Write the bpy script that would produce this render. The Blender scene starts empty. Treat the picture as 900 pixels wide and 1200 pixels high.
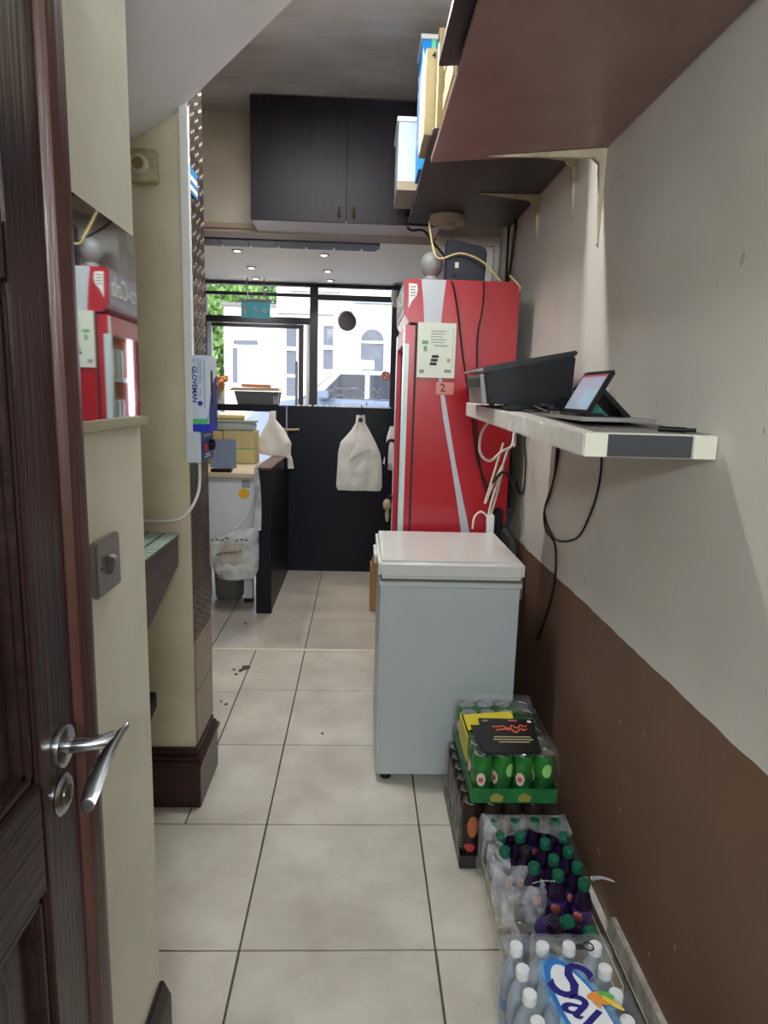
import bpy, bmesh, math, random
from mathutils import Vector as V, Matrix, noise

random.seed(7)
SC = bpy.context.scene
COL = SC.collection

# ------------------------------------------------------------------ camera
PITCH, YAW, ROLL, EYE, FPX = 0.176265, 0.0389257, 0.0288951, 1.5, 777.82
_f = V((math.sin(YAW) * math.cos(PITCH), math.cos(YAW) * math.cos(PITCH), -math.sin(PITCH)))
_r = V((math.cos(YAW), -math.sin(YAW), 0.0))
_u = _r.cross(_f)
_r2 = math.cos(ROLL) * _r + math.sin(ROLL) * _u
_u2 = -math.sin(ROLL) * _r + math.cos(ROLL) * _u
cam_data = bpy.data.cameras.new('camera')
cam = bpy.data.objects.new('camera', cam_data)
COL.objects.link(cam)
cam_data.sensor_fit = 'VERTICAL'
cam_data.sensor_height = 36.0
cam_data.sensor_width = 27.0
cam_data.lens = FPX * 36.0 / 1200.0
cam_data.clip_start = 0.02
cam_data.clip_end = 300
cam.matrix_world = Matrix(((_r2.x, _u2.x, -_f.x, 0), (_r2.y, _u2.y, -_f.y, 0), (_r2.z, _u2.z, -_f.z, EYE), (0, 0, 0, 1)))
SC.camera = cam

# ------------------------------------------------------------------ world, sun, exposure
SC.view_settings.view_transform = 'Standard'
SC.view_settings.look = 'None'
SC.view_settings.gamma = 1.0
SC.view_settings.use_curve_mapping = False
SC.view_settings.exposure = 0.0
world = bpy.data.worlds.new('sky'); SC.world = world
world.use_nodes = True
wn = world.node_tree.nodes; wl = world.node_tree.links
wn.clear()
w_out = wn.new('ShaderNodeOutputWorld'); w_bg = wn.new('ShaderNodeBackground'); w_sky = wn.new('ShaderNodeTexSky')
w_sky.sky_type = 'NISHITA'; w_sky.sun_disc = False
w_sky.sun_elevation = math.radians(38); w_sky.sun_rotation = math.radians(200)
w_sky.air_density = 1.0; w_sky.dust_density = 3.0; w_sky.ozone_density = 1.0
w_bg.inputs['Strength'].default_value = 0.6
wl.new(w_sky.outputs[0], w_bg.inputs[0]); wl.new(w_bg.outputs[0], w_out.inputs[0])
sun_d = bpy.data.lights.new('sun', 'SUN'); sun = bpy.data.objects.new('sun', sun_d); COL.objects.link(sun)
sun_d.energy = 7.0; sun_d.angle = math.radians(8); sun_d.color = (1.0, 0.96, 0.9)
sun.rotation_euler = (math.radians(40), 0, math.radians(-70))

# ------------------------------------------------------------------ colour and materials
def lin(c):
    c = c / 255.0
    return c / 12.92 if c <= 0.04045 else ((c + 0.055) / 1.055) ** 2.4
def rgb(r, g, b): return (lin(r), lin(g), lin(b), 1.0)

MATS = {}
def mat(name, col, rough=0.5, metal=0.0, var=0.0, vscale=6.0, bump=0.0, bscale=60.0, stretch=(1, 1, 1),
        spec=0.5, emit=None, estr=0.0, col2=None, coat=0.0, rnd=0.0, alpha=1.0, trans=0.0, ior=1.45, world_co=False):
    if name in MATS: return MATS[name]
    m = bpy.data.materials.new(name); m.use_nodes = True
    nt = m.node_tree; N = nt.nodes; L = nt.links
    b = N['Principled BSDF']
    c = rgb(*col)
    b.inputs['Base Color'].default_value = c
    b.inputs['Roughness'].default_value = rough
    b.inputs['Metallic'].default_value = metal
    b.inputs['Specular IOR Level'].default_value = spec
    b.inputs['Coat Weight'].default_value = coat
    b.inputs['Alpha'].default_value = alpha
    b.inputs['Transmission Weight'].default_value = trans
    b.inputs['IOR'].default_value = ior
    src = None
    if var or bump or col2:
        tc = N.new('ShaderNodeTexCoord'); mp = N.new('ShaderNodeMapping')
        mp.inputs['Scale'].default_value = stretch
        if world_co:
            ge = N.new('ShaderNodeNewGeometry'); L.new(ge.outputs['Position'], mp.inputs[0])
        else:
            L.new(tc.outputs['Object'], mp.inputs[0])
        src = mp.outputs[0]
    if var or col2:
        nz = N.new('ShaderNodeTexNoise'); nz.inputs['Scale'].default_value = vscale
        nz.inputs['Detail'].default_value = 6; nz.inputs['Roughness'].default_value = 0.6
        L.new(src, nz.inputs['Vector'])
        rp = N.new('ShaderNodeValToRGB')
        rp.color_ramp.elements[0].position = 0.32; rp.color_ramp.elements[1].position = 0.68
        if col2: a, z = rgb(*col2), c
        else:
            a = tuple(x * (1 - var) for x in c[:3]) + (1,); z = tuple(min(1, x * (1 + var)) for x in c[:3]) + (1,)
        rp.color_ramp.elements[0].color = a; rp.color_ramp.elements[1].color = z
        L.new(nz.outputs[0], rp.inputs[0])
        out = rp.outputs[0]
        if rnd:
            oi = N.new('ShaderNodeObjectInfo'); hs = N.new('ShaderNodeHueSaturation')
            ma = N.new('ShaderNodeMath'); ma.operation = 'MULTIPLY_ADD'
            ma.inputs[1].default_value = 2 * rnd; ma.inputs[2].default_value = 1 - rnd
            L.new(oi.outputs['Random'], ma.inputs[0]); L.new(ma.outputs[0], hs.inputs['Value'])
            L.new(out, hs.inputs['Color']); out = hs.outputs[0]
        L.new(out, b.inputs['Base Color'])
    if bump:
        n2 = N.new('ShaderNodeTexNoise'); n2.inputs['Scale'].default_value = bscale; n2.inputs['Detail'].default_value = 4
        L.new(src, n2.inputs['Vector'])
        bp = N.new('ShaderNodeBump'); bp.inputs['Strength'].default_value = bump; bp.inputs['Distance'].default_value = 0.01
        L.new(n2.outputs[0], bp.inputs['Height']); L.new(bp.outputs[0], b.inputs['Normal'])
    if emit:
        b.inputs['Emission Color'].default_value = rgb(*emit); b.inputs['Emission Strength'].default_value = estr
    MATS[name] = m
    return m

def wood(name, dark, light, rough=0.4, axis='z', scale=1.0, bump=0.15, spec=0.5):
    st = {'z': (38, 38, 1.6), 'y': (38, 1.6, 38), 'x': (1.6, 38, 38)}[axis]
    return mat(name, light, rough, col2=dark, vscale=1.0 * scale, stretch=st, bump=bump, bscale=3.0, spec=spec)

def wall_right_mat():
    m = bpy.data.materials.new('two tone painted wall'); m.use_nodes = True
    nt = m.node_tree; N = nt.nodes; L = nt.links; b = N['Principled BSDF']
    ge = N.new('ShaderNodeNewGeometry'); sp = N.new('ShaderNodeSeparateXYZ'); L.new(ge.outputs['Position'], sp.inputs[0])
    nz = N.new('ShaderNodeTexNoise'); nz.inputs['Scale'].default_value = 9; L.new(ge.outputs['Position'], nz.inputs['Vector'])
    ad = N.new('ShaderNodeMath'); ad.operation = 'MULTIPLY_ADD'; ad.inputs[1].default_value = 0.014
    L.new(nz.outputs[0], ad.inputs[0]); L.new(sp.outputs[2], ad.inputs[2])
    gt = N.new('ShaderNodeMath'); gt.operation = 'GREATER_THAN'; gt.inputs[1].default_value = 0.838; L.new(ad.outputs[0], gt.inputs[0])
    n1 = N.new('ShaderNodeTexNoise'); n1.inputs['Scale'].default_value = 2.2; n1.inputs['Detail'].default_value = 8
    L.new(ge.outputs['Position'], n1.inputs['Vector'])
    def ramp(a, z, p0=0.3, p1=0.7, src=n1):
        r = N.new('ShaderNodeValToRGB'); r.color_ramp.elements[0].color = a; r.color_ramp.elements[1].color = z
        r.color_ramp.elements[0].position = p0; r.color_ramp.elements[1].position = p1
        L.new(src.outputs[0], r.inputs[0]); return r
    up = ramp(rgb(204, 200, 193), rgb(222, 219, 213))
    lo = ramp(rgb(108, 81, 64), rgb(124, 95, 76))
    mx = N.new('ShaderNodeMix'); mx.data_type = 'RGBA'
    L.new(gt.outputs[0], mx.inputs['Factor']); L.new(lo.outputs[0], mx.inputs['A']); L.new(up.outputs[0], mx.inputs['B'])
    # pale chips in the brown paint and grey scuffs on the cream
    n3 = N.new('ShaderNodeTexNoise'); n3.inputs['Scale'].default_value = 26; n3.inputs['Detail'].default_value = 1
    mp = N.new('ShaderNodeMapping'); mp.inputs['Scale'].default_value = (1, 1.3, 0.7)
    L.new(ge.outputs['Position'], mp.inputs[0]); L.new(mp.outputs[0], n3.inputs['Vector'])
    chip = ramp((0, 0, 0, 1), (1, 1, 1, 1), 0.765, 0.775, n3)
    scuff = N.new('ShaderNodeMix'); scuff.data_type = 'RGBA'
    cc = N.new('ShaderNodeMix'); cc.data_type = 'RGBA'
    cc.inputs['A'].default_value = rgb(180, 166, 152); cc.inputs['B'].default_value = rgb(184, 179, 172)
    L.new(gt.outputs[0], cc.inputs['Factor'])
    L.new(chip.outputs[0], scuff.inputs['Factor']); L.new(mx.outputs['Result'], scuff.inputs['A']); L.new(cc.outputs['Result'], scuff.inputs['B'])
    L.new(scuff.outputs['Result'], b.inputs['Base Color'])
    b.inputs['Roughness'].default_value = 0.55
    bp = N.new('ShaderNodeBump'); bp.inputs['Strength'].default_value = 0.08
    n4 = N.new('ShaderNodeTexNoise'); n4.inputs['Scale'].default_value = 30; n4.inputs['Detail'].default_value = 5
    L.new(ge.outputs['Position'], n4.inputs['Vector']); L.new(n4.outputs[0], bp.inputs['Height']); L.new(bp.outputs[0], b.inputs['Normal'])
    return m

def film_mat(name, tint=(225, 230, 232), amount=0.22, rough=0.12, scale=22):
    m = bpy.data.materials.new(name); m.use_nodes = True
    nt = m.node_tree; N = nt.nodes; L = nt.links; N.clear()
    o = N.new('ShaderNodeOutputMaterial'); tr = N.new('ShaderNodeBsdfTransparent'); pr = N.new('ShaderNodeBsdfPrincipled')
    pr.inputs['Base Color'].default_value = rgb(*tint); pr.inputs['Roughness'].default_value = rough
    mx = N.new('ShaderNodeMixShader'); tc = N.new('ShaderNodeTexCoord'); nz = N.new('ShaderNodeTexNoise')
    nz.inputs['Scale'].default_value = scale; nz.inputs['Detail'].default_value = 5
    L.new(tc.outputs['Object'], nz.inputs['Vector'])
    rp = N.new('ShaderNodeMapRange'); rp.inputs['From Min'].default_value = 0.4; rp.inputs['From Max'].default_value = 0.75
    rp.inputs['To Min'].default_value = amount * 0.6; rp.inputs['To Max'].default_value = min(1, amount * 2.4)
    L.new(nz.outputs[0], rp.inputs['Value']); L.new(rp.outputs[0], mx.inputs[0])
    L.new(tr.outputs[0], mx.inputs[1]); L.new(pr.outputs[0], mx.inputs[2]); L.new(mx.outputs[0], o.inputs[0])
    bp = N.new('ShaderNodeBump'); bp.inputs['Strength'].default_value = 0.5; L.new(nz.outputs[0], bp.inputs['Height']); L.new(bp.outputs[0], pr.inputs['Normal'])
    return m

def pane_mat(name, amount=0.06, tint=(200, 215, 220)):
    m = bpy.data.materials.new(name); m.use_nodes = True
    nt = m.node_tree; N = nt.nodes; L = nt.links; N.clear()
    o = N.new('ShaderNodeOutputMaterial'); tr = N.new('ShaderNodeBsdfTransparent'); gl = N.new('ShaderNodeBsdfGlossy')
    tr.inputs[0].default_value = rgb(*tint) if amount > 0.1 else (0.96, 0.98, 0.98, 1)
    gl.inputs['Roughness'].default_value = 0.02
    mx = N.new('ShaderNodeMixShader'); mx.inputs[0].default_value = amount
    L.new(tr.outputs[0], mx.inputs[1]); L.new(gl.outputs[0], mx.inputs[2]); L.new(mx.outputs[0], o.inputs[0])
    return m

# ------------------------------------------------------------------ mesh building
class MB:
    def __init__(s): s.v = []; s.f = []; s.m = []
    def add(s, vs, fs, mi=0):
        o = len(s.v); s.v += [V(p) for p in vs]; s.f += [tuple(i + o for i in f) for f in fs]; s.m += [mi] * len(fs); return s
    def hexa(s, p, mi=0):       # p: 4 bottom ccw, 4 top ccw
        return s.add(p, [(3, 2, 1, 0), (4, 5, 6, 7), (0, 1, 5, 4), (1, 2, 6, 5), (2, 3, 7, 6), (3, 0, 4, 7)], mi)
    def box(s, x0, x1, y0, y1, z0, z1, mi=0):
        return s.hexa([(x0, y0, z0), (x1, y0, z0), (x1, y1, z0), (x0, y1, z0), (x0, y0, z1), (x1, y0, z1), (x1, y1, z1), (x0, y1, z1)], mi)
    def prism(s, pts, axis, a, b, mi=0):
        # polygon pts (2D) extruded along axis from a to b
        def P(p, t):
            return {'x': (t, p[0], p[1]), 'y': (p[0], t, p[1]), 'z': (p[0], p[1], t)}[axis]
        n = len(pts)
        vs = [P(p, a) for p in pts] + [P(p, b) for p in pts]
        fs = [tuple(range(n))[::-1], tuple(range(n, 2 * n))] + [(i, (i + 1) % n, n + (i + 1) % n, n + i) for i in range(n)]
        return s.add(vs, fs, mi)
    def ring(s, c, ax, r, n):
        ax = V(ax).normalized(); t = V((0, 0, 1)) if abs(ax.z) < 0.9 else V((1, 0, 0))
        a = ax.cross(t).normalized(); b = ax.cross(a)
        return [V(c) + r * (math.cos(2 * math.pi * i / n) * a + math.sin(2 * math.pi * i / n) * b) for i in range(n)]
    def lathe(s, c, prof, n=16, ax=(0, 0, 1), mi=0, caps=True):
        ax = V(ax).normalized(); o = len(s.v); k = len(prof)
        for r, h in prof: s.v += s.ring(V(c) + ax * h, ax, r, n)
        for j in range(k - 1):
            for i in range(n):
                s.f.append((o + j * n + i, o + j * n + (i + 1) % n, o + (j + 1) * n + (i + 1) % n, o + (j + 1) * n + i)); s.m.append(mi)
        if caps:
            s.f.append(tuple(o + i for i in range(n))[::-1]); s.f.append(tuple(o + (k - 1) * n + i for i in range(n))); s.m += [mi, mi]
        return s
    def cyl(s, c, r, h, n=16, ax=(0, 0, 1), mi=0): return s.lathe(c, [(r, 0), (r, h)], n, ax, mi)
    def ball(s, c, r, n=14, mi=0, sz=1.0):
        k = 9
        return s.lathe(c, [(max(1e-4, r * math.sin(math.pi * j / k)), -r * sz * math.cos(math.pi * j / k)) for j in range(k + 1)], n, (0, 0, 1), mi)
    def tube(s, path, r, n=6, mi=0, sub=4):
        P = smooth_path(path, sub); o = len(s.v); k = len(P)
        pa = None
        for j, p in enumerate(P):
            d = (P[min(j + 1, k - 1)] - P[max(j - 1, 0)]).normalized()
            if pa is None:
                t = V((0, 0, 1)) if abs(d.z) < 0.9 else V((1, 0, 0)); pa = d.cross(t).normalized()
            else:
                pa = (pa - d * pa.dot(d)).normalized()
            b = d.cross(pa); rr = r(j / (k - 1)) if callable(r) else r
            s.v += [p + rr * (math.cos(2 * math.pi * i / n) * pa + math.sin(2 * math.pi * i / n) * b) for i in range(n)]
        for j in range(k - 1):
            for i in range(n):
                s.f.append((o + j * n + i, o + j * n + (i + 1) % n, o + (j + 1) * n + (i + 1) % n, o + (j + 1) * n + i)); s.m.append(mi)
        s.f += [tuple(o + i for i in range(n))[::-1], tuple(o + (k - 1) * n + i for i in range(n))]; s.m += [mi, mi]
        return s

def smooth_path(path, sub):
    P = [V(p) for p in path]
    if sub <= 1 or len(P) < 3: return P
    out = []
    for i in range(len(P) - 1):
        p0, p1, p2, p3 = P[max(i - 1, 0)], P[i], P[i + 1], P[min(i + 2, len(P) - 1)]
        for j in range(sub):
            t = j / sub
            out.append(0.5 * ((2 * p1) + (p2 - p0) * t + (2 * p0 - 5 * p1 + 4 * p2 - p3) * t * t + (3 * p1 - p0 - 3 * p2 + p3) * t ** 3))
    out.append(P[-1]); return out

OFF = {}
def obj(name, mb, m, parent=None, bev=0.0, smooth=True, ang=0.7, seg=2, fixn=True):
    vs = mb.v
    if parent is None:
        xs = [p.x for p in vs]; ys = [p.y for p in vs]; zs = [p.z for p in vs]
        off = V(((min(xs) + max(xs)) / 2, (min(ys) + max(ys)) / 2, min(zs)))
    else: off = OFF[parent.name]
    me = bpy.data.meshes.new(name)
    me.from_pydata([tuple(p - off) for p in vs], [], mb.f)
    ms = m if isinstance(m, (list, tuple)) else [m]
    for q in ms: me.materials.append(q)
    for p, i in zip(me.polygons, mb.m): p.material_index = i
    bm = bmesh.new(); bm.from_mesh(me)
    if fixn: bmesh.ops.recalc_face_normals(bm, faces=bm.faces)
    if bev: bmesh.ops.bevel(bm, geom=[e for e in bm.edges if e.calc_face_angle(0) > 0.5], offset=bev, segments=seg, affect='EDGES', clamp_overlap=True)
    bm.to_mesh(me); bm.free()
    if smooth:
        me.polygons.foreach_set('use_smooth', [True] * len(me.polygons)); me.set_sharp_from_angle(angle=ang)
    o = bpy.data.objects.new(name, me); COL.objects.link(o)
    if parent is None: o.location = off
    else: o.parent = parent
    OFF[o.name] = off
    return o

def thing(name, label, cat, loc, group=None):
    o = bpy.data.objects.new(name, None); COL.objects.link(o); o.location = loc; o.empty_display_size = 0.05
    OFF[o.name] = V(loc); o['label'] = label; o['category'] = cat
    if group: o['group'] = group
    return o
def tag(o, label, cat, group=None):
    o['label'] = label; o['category'] = cat
    if group: o['group'] = group
    return o
def struct(o, label, cat=None):
    o['kind'] = 'structure'; o['label'] = label
    if cat: o['category'] = cat
    return o
def kids(o): return [c for c in bpy.data.objects if c.parent == o]
def dup(o, loc=None, rotz=None, label=None, parent=None):
    c = o.copy(); COL.objects.link(c); c.parent = parent
    if loc is not None: c.location = loc
    if rotz is not None: c.rotation_euler = (0, 0, rotz)
    if label: c['label'] = label
    OFF[c.name] = V(loc) if (loc is not None and parent is None) else OFF[o.name]
    for k in kids(o): dup(k, parent=c)
    return c

def text(name, s, size, org, xd, yd, m, parent, depth=0.0004, shear=0.0, bold=0.0, align='CENTER'):
    cu = bpy.data.curves.new(name, 'FONT'); cu.body = s; cu.size = size; cu.align_x = align; cu.align_y = 'CENTER'
    cu.extrude = depth; cu.shear = shear; cu.offset = bold; cu.resolution_u = 3
    t = bpy.data.objects.new(name, cu); COL.objects.link(t)
    dg = bpy.context.evaluated_depsgraph_get(); dg.update()
    me = bpy.data.meshes.new_from_object(t.evaluated_get(dg))
    bpy.data.objects.remove(t); bpy.data.curves.remove(cu)
    x = V(xd).normalized(); y = V(yd).normalized(); z = x.cross(y)
    off = OFF[parent.name]
    Mx = Matrix(((x.x, y.x, z.x, org[0] - off.x), (x.y, y.y, z.y, org[1] - off.y), (x.z, y.z, z.z, org[2] - off.z), (0, 0, 0, 1)))
    me.transform(Mx); me.materials.clear(); me.materials.append(m); me.name = name
    o = bpy.data.objects.new(name, me); COL.objects.link(o); o.parent = parent; OFF[o.name] = off
    return o

def bag_mesh(rows, yc, nx=14, wr=0.006, seed=0, sub=4):
    """rows: (z, xl, xr, thickness) top to bottom -> a soft closed bag"""
    R = []
    for i in range(len(rows) - 1):
        for j in range(sub):
            t = j / sub; t = t * t * (3 - 2 * t) * 0.5 + t * 0.5
            R.append([a + (b - a) * t for a, b in zip(rows[i], rows[i + 1])])
    R.append(list(rows[-1]))
    mb = MB(); k = len(R)
    for side in (-1, 1):
        for j, (z, xl, xr, th) in enumerate(R):
            for i in range(nx):
                u = i / (nx - 1); e = math.sqrt(max(0, 1 - (2 * u - 1) ** 2))
                x = xl + (xr - xl) * u
                n = noise.noise(V((x * 14 + seed, z * 6, seed * 3.1))) + 0.5 * noise.noise(V((x * 40, z * 13 + seed, 5)))
                mb.v.append(V((x, yc + side * th * e * 0.5 + (wr * n * (0.4 + e)), z + 0.15 * wr * n)))
        o = (0 if side < 0 else k * nx)
        for j in range(k - 1):
            for i in range(nx - 1):
                q = (o + j * nx + i, o + (j + 1) * nx + i, o + (j + 1) * nx + i + 1, o + j * nx + i + 1)
                mb.f.append(q if side < 0 else q[::-1]); mb.m.append(0)
    return mb

def rounded_rect(x0, x1, y0, y1, r, n=4):
    pts = []
    for cx, cy, a in ((x1 - r, y1 - r, 0), (x0 + r, y1 - r, 90), (x0 + r, y0 + r, 180), (x1 - r, y0 + r, 270)):
        for i in range(n + 1):
            t = math.radians(a + 90 * i / n); pts.append((cx + r * math.cos(t), cy + r * math.sin(t)))
    return pts

# ------------------------------------------------------------------ shared materials
m_cream = mat('cream wall paint', (226, 223, 207), 0.55, col2=(211, 207, 188), vscale=2.5, bump=0.06, bscale=30, world_co=True)
m_cream2 = mat('aged cream wall paint', (220, 211, 186), 0.6, col2=(196, 184, 156), vscale=3.0, bump=0.1, bscale=40, world_co=True)
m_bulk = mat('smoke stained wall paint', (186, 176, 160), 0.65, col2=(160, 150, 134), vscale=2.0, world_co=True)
m_ceil = mat('stained ceiling paint', (204, 202, 203), 0.7, col2=(166, 161, 158), vscale=1.6, stretch=(1, 2.6, 1), world_co=True)
m_soffit = mat('white ceiling plaster', (226, 227, 232), 0.7, var=0.04, vscale=4, bump=0.08, bscale=18, world_co=True)
m_white = mat('white paint', (232, 230, 226), 0.6, var=0.02, vscale=4)
m_wallr = wall_right_mat()
m_tile = mat('glazed floor tile', (210, 206, 195), 0.3, col2=(178, 172, 160), vscale=3.4, bump=0.03, bscale=14, rnd=0.035, world_co=True)
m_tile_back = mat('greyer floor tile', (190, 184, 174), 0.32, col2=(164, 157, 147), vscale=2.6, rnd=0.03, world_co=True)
m_grout = mat('dark grout', (84, 78, 70), 0.9, var=0.15, vscale=30)
m_mahog = wood('dark mahogany gloss', (30, 20, 21), (52, 34, 33), 0.28, 'z')
m_mahog_y = wood('dark mahogany moulding', (32, 21, 22), (52, 34, 33), 0.3, 'y')
m_mahog_x = wood('dark mahogany plinth', (44, 26, 25), (66, 40, 36), 0.3, 'x')
m_redwood = wood('reddish door edge', (50, 28, 26), (76, 44, 38), 0.32, 'z')
m_darkveneer = wood('dark wenge veneer', (22, 18, 26), (35, 29, 40), 0.4, 'z', bump=0.05, spec=0.22)
m_shelfwood = mat('brown red shelf board', (156, 124, 120), 0.4, col2=(138, 106, 104), vscale=5, bump=0.04)
m_shelfdark = mat('dark shelf board', (62, 56, 62), 0.4, col2=(48, 43, 50), vscale=6, bump=0.05)
m_chrome = mat('brushed chrome', (176, 178, 184), 0.2, metal=1.0)
m_steel = mat('satin steel', (150, 148, 146), 0.34, metal=1.0, var=0.06, vscale=20)
m_black = mat('matt black', (20, 20, 23), 0.5)
m_blackpl = mat('black plastic', (17, 18, 24), 0.4, spec=0.25)
m_cable_b = mat('black cable', (18, 17, 18), 0.5)
m_cable_w = mat('white cable', (214, 210, 196), 0.5)
m_cable_y = mat('yellowed cable', (206, 188, 130), 0.5)
m_navy = mat('navy black laminate', (23, 25, 36), 0.38, var=0.1, vscale=5, spec=0.25)
m_plwhite = mat('white plastic', (222, 223, 222), 0.38)
m_card = mat('brown cardboard', (170, 128, 88), 0.8, var=0.07, vscale=12)
m_cardpale = mat('pale cardboard', (206, 190, 140), 0.8, var=0.06, vscale=12)
m_paper = mat('white paper', (222, 222, 214), 0.75)
m_ink = mat('black print', (36, 34, 36), 0.6)
m_blueprint = mat('blue print', (28, 52, 150), 0.5)
m_frame = mat('black window frame', (44, 44, 52), 0.45)
m_pane = pane_mat('window pane', 0.05)

# ------------------------------------------------------------------ the setting
fl = struct(obj('floor', MB().box(-2.0, 0.9, -1.6, 6.7, -0.08, -0.005), m_grout), 'floor of large beige square tiles with dark joints')
def tile(x0, x1, y0, y1, m):
    g = 0.0028
    obj('tile', MB().box(x0 + g, x1 - g, y0 + g, y1 - g, -0.03, 0.0), m, fl, bev=0.0015, seg=1)
ys = [-1.6, -1.099, -0.563, -0.028, 0.508, 1.0436, 1.579, 2.115, 2.650, 3.186, 3.712]
for a, b in zip(ys[:-1], ys[1:]):
    tile(-0.298, 0.238, a, b, m_tile); tile(0.238, 0.76, a, b, m_tile)
    if b < 2.2: tile(-0.833, -0.298, a, b, m_tile); tile(-1.2, -0.833, a, b, m_tile)
    else: tile(-0.583, -0.298, a, b, m_tile)
tile(-0.833, -0.583, 2.115, 2.25, m_tile)
for a, b in ((2.5, 2.64), (2.64, 3.15), (3.15, 3.712)):
    tile(-1.119, -0.583, a, b, m_tile); tile(-1.8, -1.119, a, b, m_tile)
yb = [3.74, 4.257, 4.822, 5.40, 5.96, 6.55]
for a, b in zip(yb[:-1], yb[1:]):
    for x0, x1 in ((-1.8, -1.385), (-1.385, -0.85), (-0.85, -0.298), (-0.298, 0.238), (0.238, 0.76)): tile(x0, x1, a, b, m_tile_back)
obj('threshold_strip', MB().box(-1.8, 0.76, 3.714, 3.738, -0.03, 0.001), mat('pale threshold', (222, 212, 192), 0.45), fl)
obj('shade_strip', MB().box(0.655, 0.734, 1.0, 1.86, 0.0, 0.0006).box(0.615, 0.7595, 1.86, 2.36, 0.0, 0.0006), mat('dark floor shade', (58, 50, 44), 0.7, var=0.2, vscale=14), fl)  # dark strip paints in the shade between the packs and the wall
# a few grease marks beside a joint
stain = MB()
for x, y, r in ((-0.62, 3.42, 0.02), (-0.60, 3.46, 0.03), (-0.635, 3.37, 0.012), (-0.66, 3.43, 0.01), (-0.62, 3.02, 0.01), (-0.65, 3.05, 0.008), (-0.14, 2.75, 0.008), (-0.72, 4.16, 0.012)):
    pts = [(x + r * (0.6 + 0.5 * random.random()) * math.cos(t * 0.785), y + 1.4 * r * (0.6 + 0.5 * random.random()) * math.sin(t * 0.785)) for t in range(8)]
    stain.prism(pts, 'z', 0.0, 0.0006)
obj('grease_mark', stain, mat('dark grease', (62, 54, 46), 0.6), fl)

struct(obj('wall_right', MB().box(0.76, 0.9, -1.6, 6.7, 0, 2.96), m_wallr), 'right wall painted cream above a chipped brown dado')
struct(obj('wall_back', MB().box(-1.35, 0.9, -1.7, -1.6, 0, 2.96), m_cream), 'plain wall behind the entrance')
struct(obj('wall_left', MB().box(-0.52, -0.42, -1.6, 1.29, 0, 2.9), m_cream), 'near cream wall with a mirror and a metal switch')
struct(obj('wall_recess', MB().box(-1.35, -1.2, -1.6, 2.5, 0, 2.96), m_cream2), 'cream wall at the back of the recess under the stairs')
pil = struct(obj('wall_pilaster', MB().box(-1.35, -0.57, 2.234, 2.5, 0, 2.96), m_cream2), 'aged cream pier with rounded corner beside the recess')
struct(obj('wall_side', MB().box(-1.95, -1.8, 2.5, 6.7, 0, 2.96), m_bulk), 'dim side wall of the middle room')
struct(obj('wall_return', MB().box(-1.95, -1.35, 2.4, 2.5, 0, 2.96), m_bulk), 'short return wall behind the pier')
struct(obj('wall_bulkhead', MB().box(-1.8, 0.76, 3.9, 4.05, 2.375, 2.96), m_bulk), 'wall over the opening that carries the dark cupboard')
struct(obj('wall_pier', MB().box(0.40, 0.76, 3.9, 4.05, 0, 2.375), m_white), 'pale pier behind the red fridge')
struct(obj('trim_1', MB().box(-1.8, 0.40, 3.885, 3.9, 2.372, 2.398).box(-1.8, 0.40, 3.9, 4.05, 2.355, 2.375), mat('brown beam edge', (150, 130, 112), 0.5)), 'thin brownish trim along the lower edge of the bulkhead')
struct(obj('ceiling', MB().box(-1.95, 0.9, -1.7, 4.05, 2.96, 3.05), m_ceil), 'stained grey ceiling of the middle room')
shopc = struct(obj('ceiling_shop', MB().box(-1.95, 0.9, 4.05, 6.7, 2.5, 3.05), mat('bright white ceiling', (240, 237, 234), 0.6)), 'white lower ceiling of the shop front with small downlights')
# sloping underside of the stairs (rises towards the right wall)
def sz(x): return 2.235 + 0.6035 * (x + 0.733)
poly = [(-1.2, 2.23), (-0.562, 2.23), (-0.54, 2.21), (-0.21, 2.037), (0.30, 1.77), (0.30, 0.0), (-1.2, 0.0)]
mb = MB(); n = len(poly)
mb.add([(x, y, sz(x)) for x, y in poly] + [(x, y, 2.957) for x, y in poly],
       [tuple(range(n))[::-1], tuple(range(n, 2 * n))] + [(i, (i + 1) % n, n + (i + 1) % n, n + i) for i in range(n)])
struct(obj('ceiling_stair_soffit', mb, m_soffit, smooth=False), 'white sloping underside of the stairs')

# skirtings
def skirting(name, prof, axis, a, b, m, label):
    return struct(obj(name, MB().prism(prof, axis, a, b), m, bev=0.003), label)
skirting('baseboard_left', [(-0.42, 0), (-0.395, 0), (-0.395, 0.165), (-0.402, 0.18), (-0.41, 0.2), (-0.42, 0.2)], 'y', -1.5, 1.29, m_mahog_y, 'dark wooden skirting of the near left wall')
pl = MB()
pl.box(-0.75, -0.548, 2.204, 2.5, 0, 0.165); pl.box(-0.75, -0.54, 2.196, 2.508, 0.165, 0.185); pl.box(-0.75, -0.55, 2.206, 2.5, 0.185, 0.2); pl.box(-0.75, -0.56, 2.216, 2.49, 0.2, 0.225)
struct(obj('baseboard_pilaster', pl, m_mahog_x, bev=0.004), 'dark stepped wooden plinth round the foot of the pier')
struct(obj('baseboard_right', MB().prism([(0.735, 0), (0.76, 0), (0.76, 0.05), (0.745, 0.05)], 'y', -1.5, 1.64), mat('peeling white strip', (196, 190, 178), 0.6, col2=(120, 112, 100), vscale=14), bev=0.003), 'thin peeling white strip along the foot of the right wall')

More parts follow.
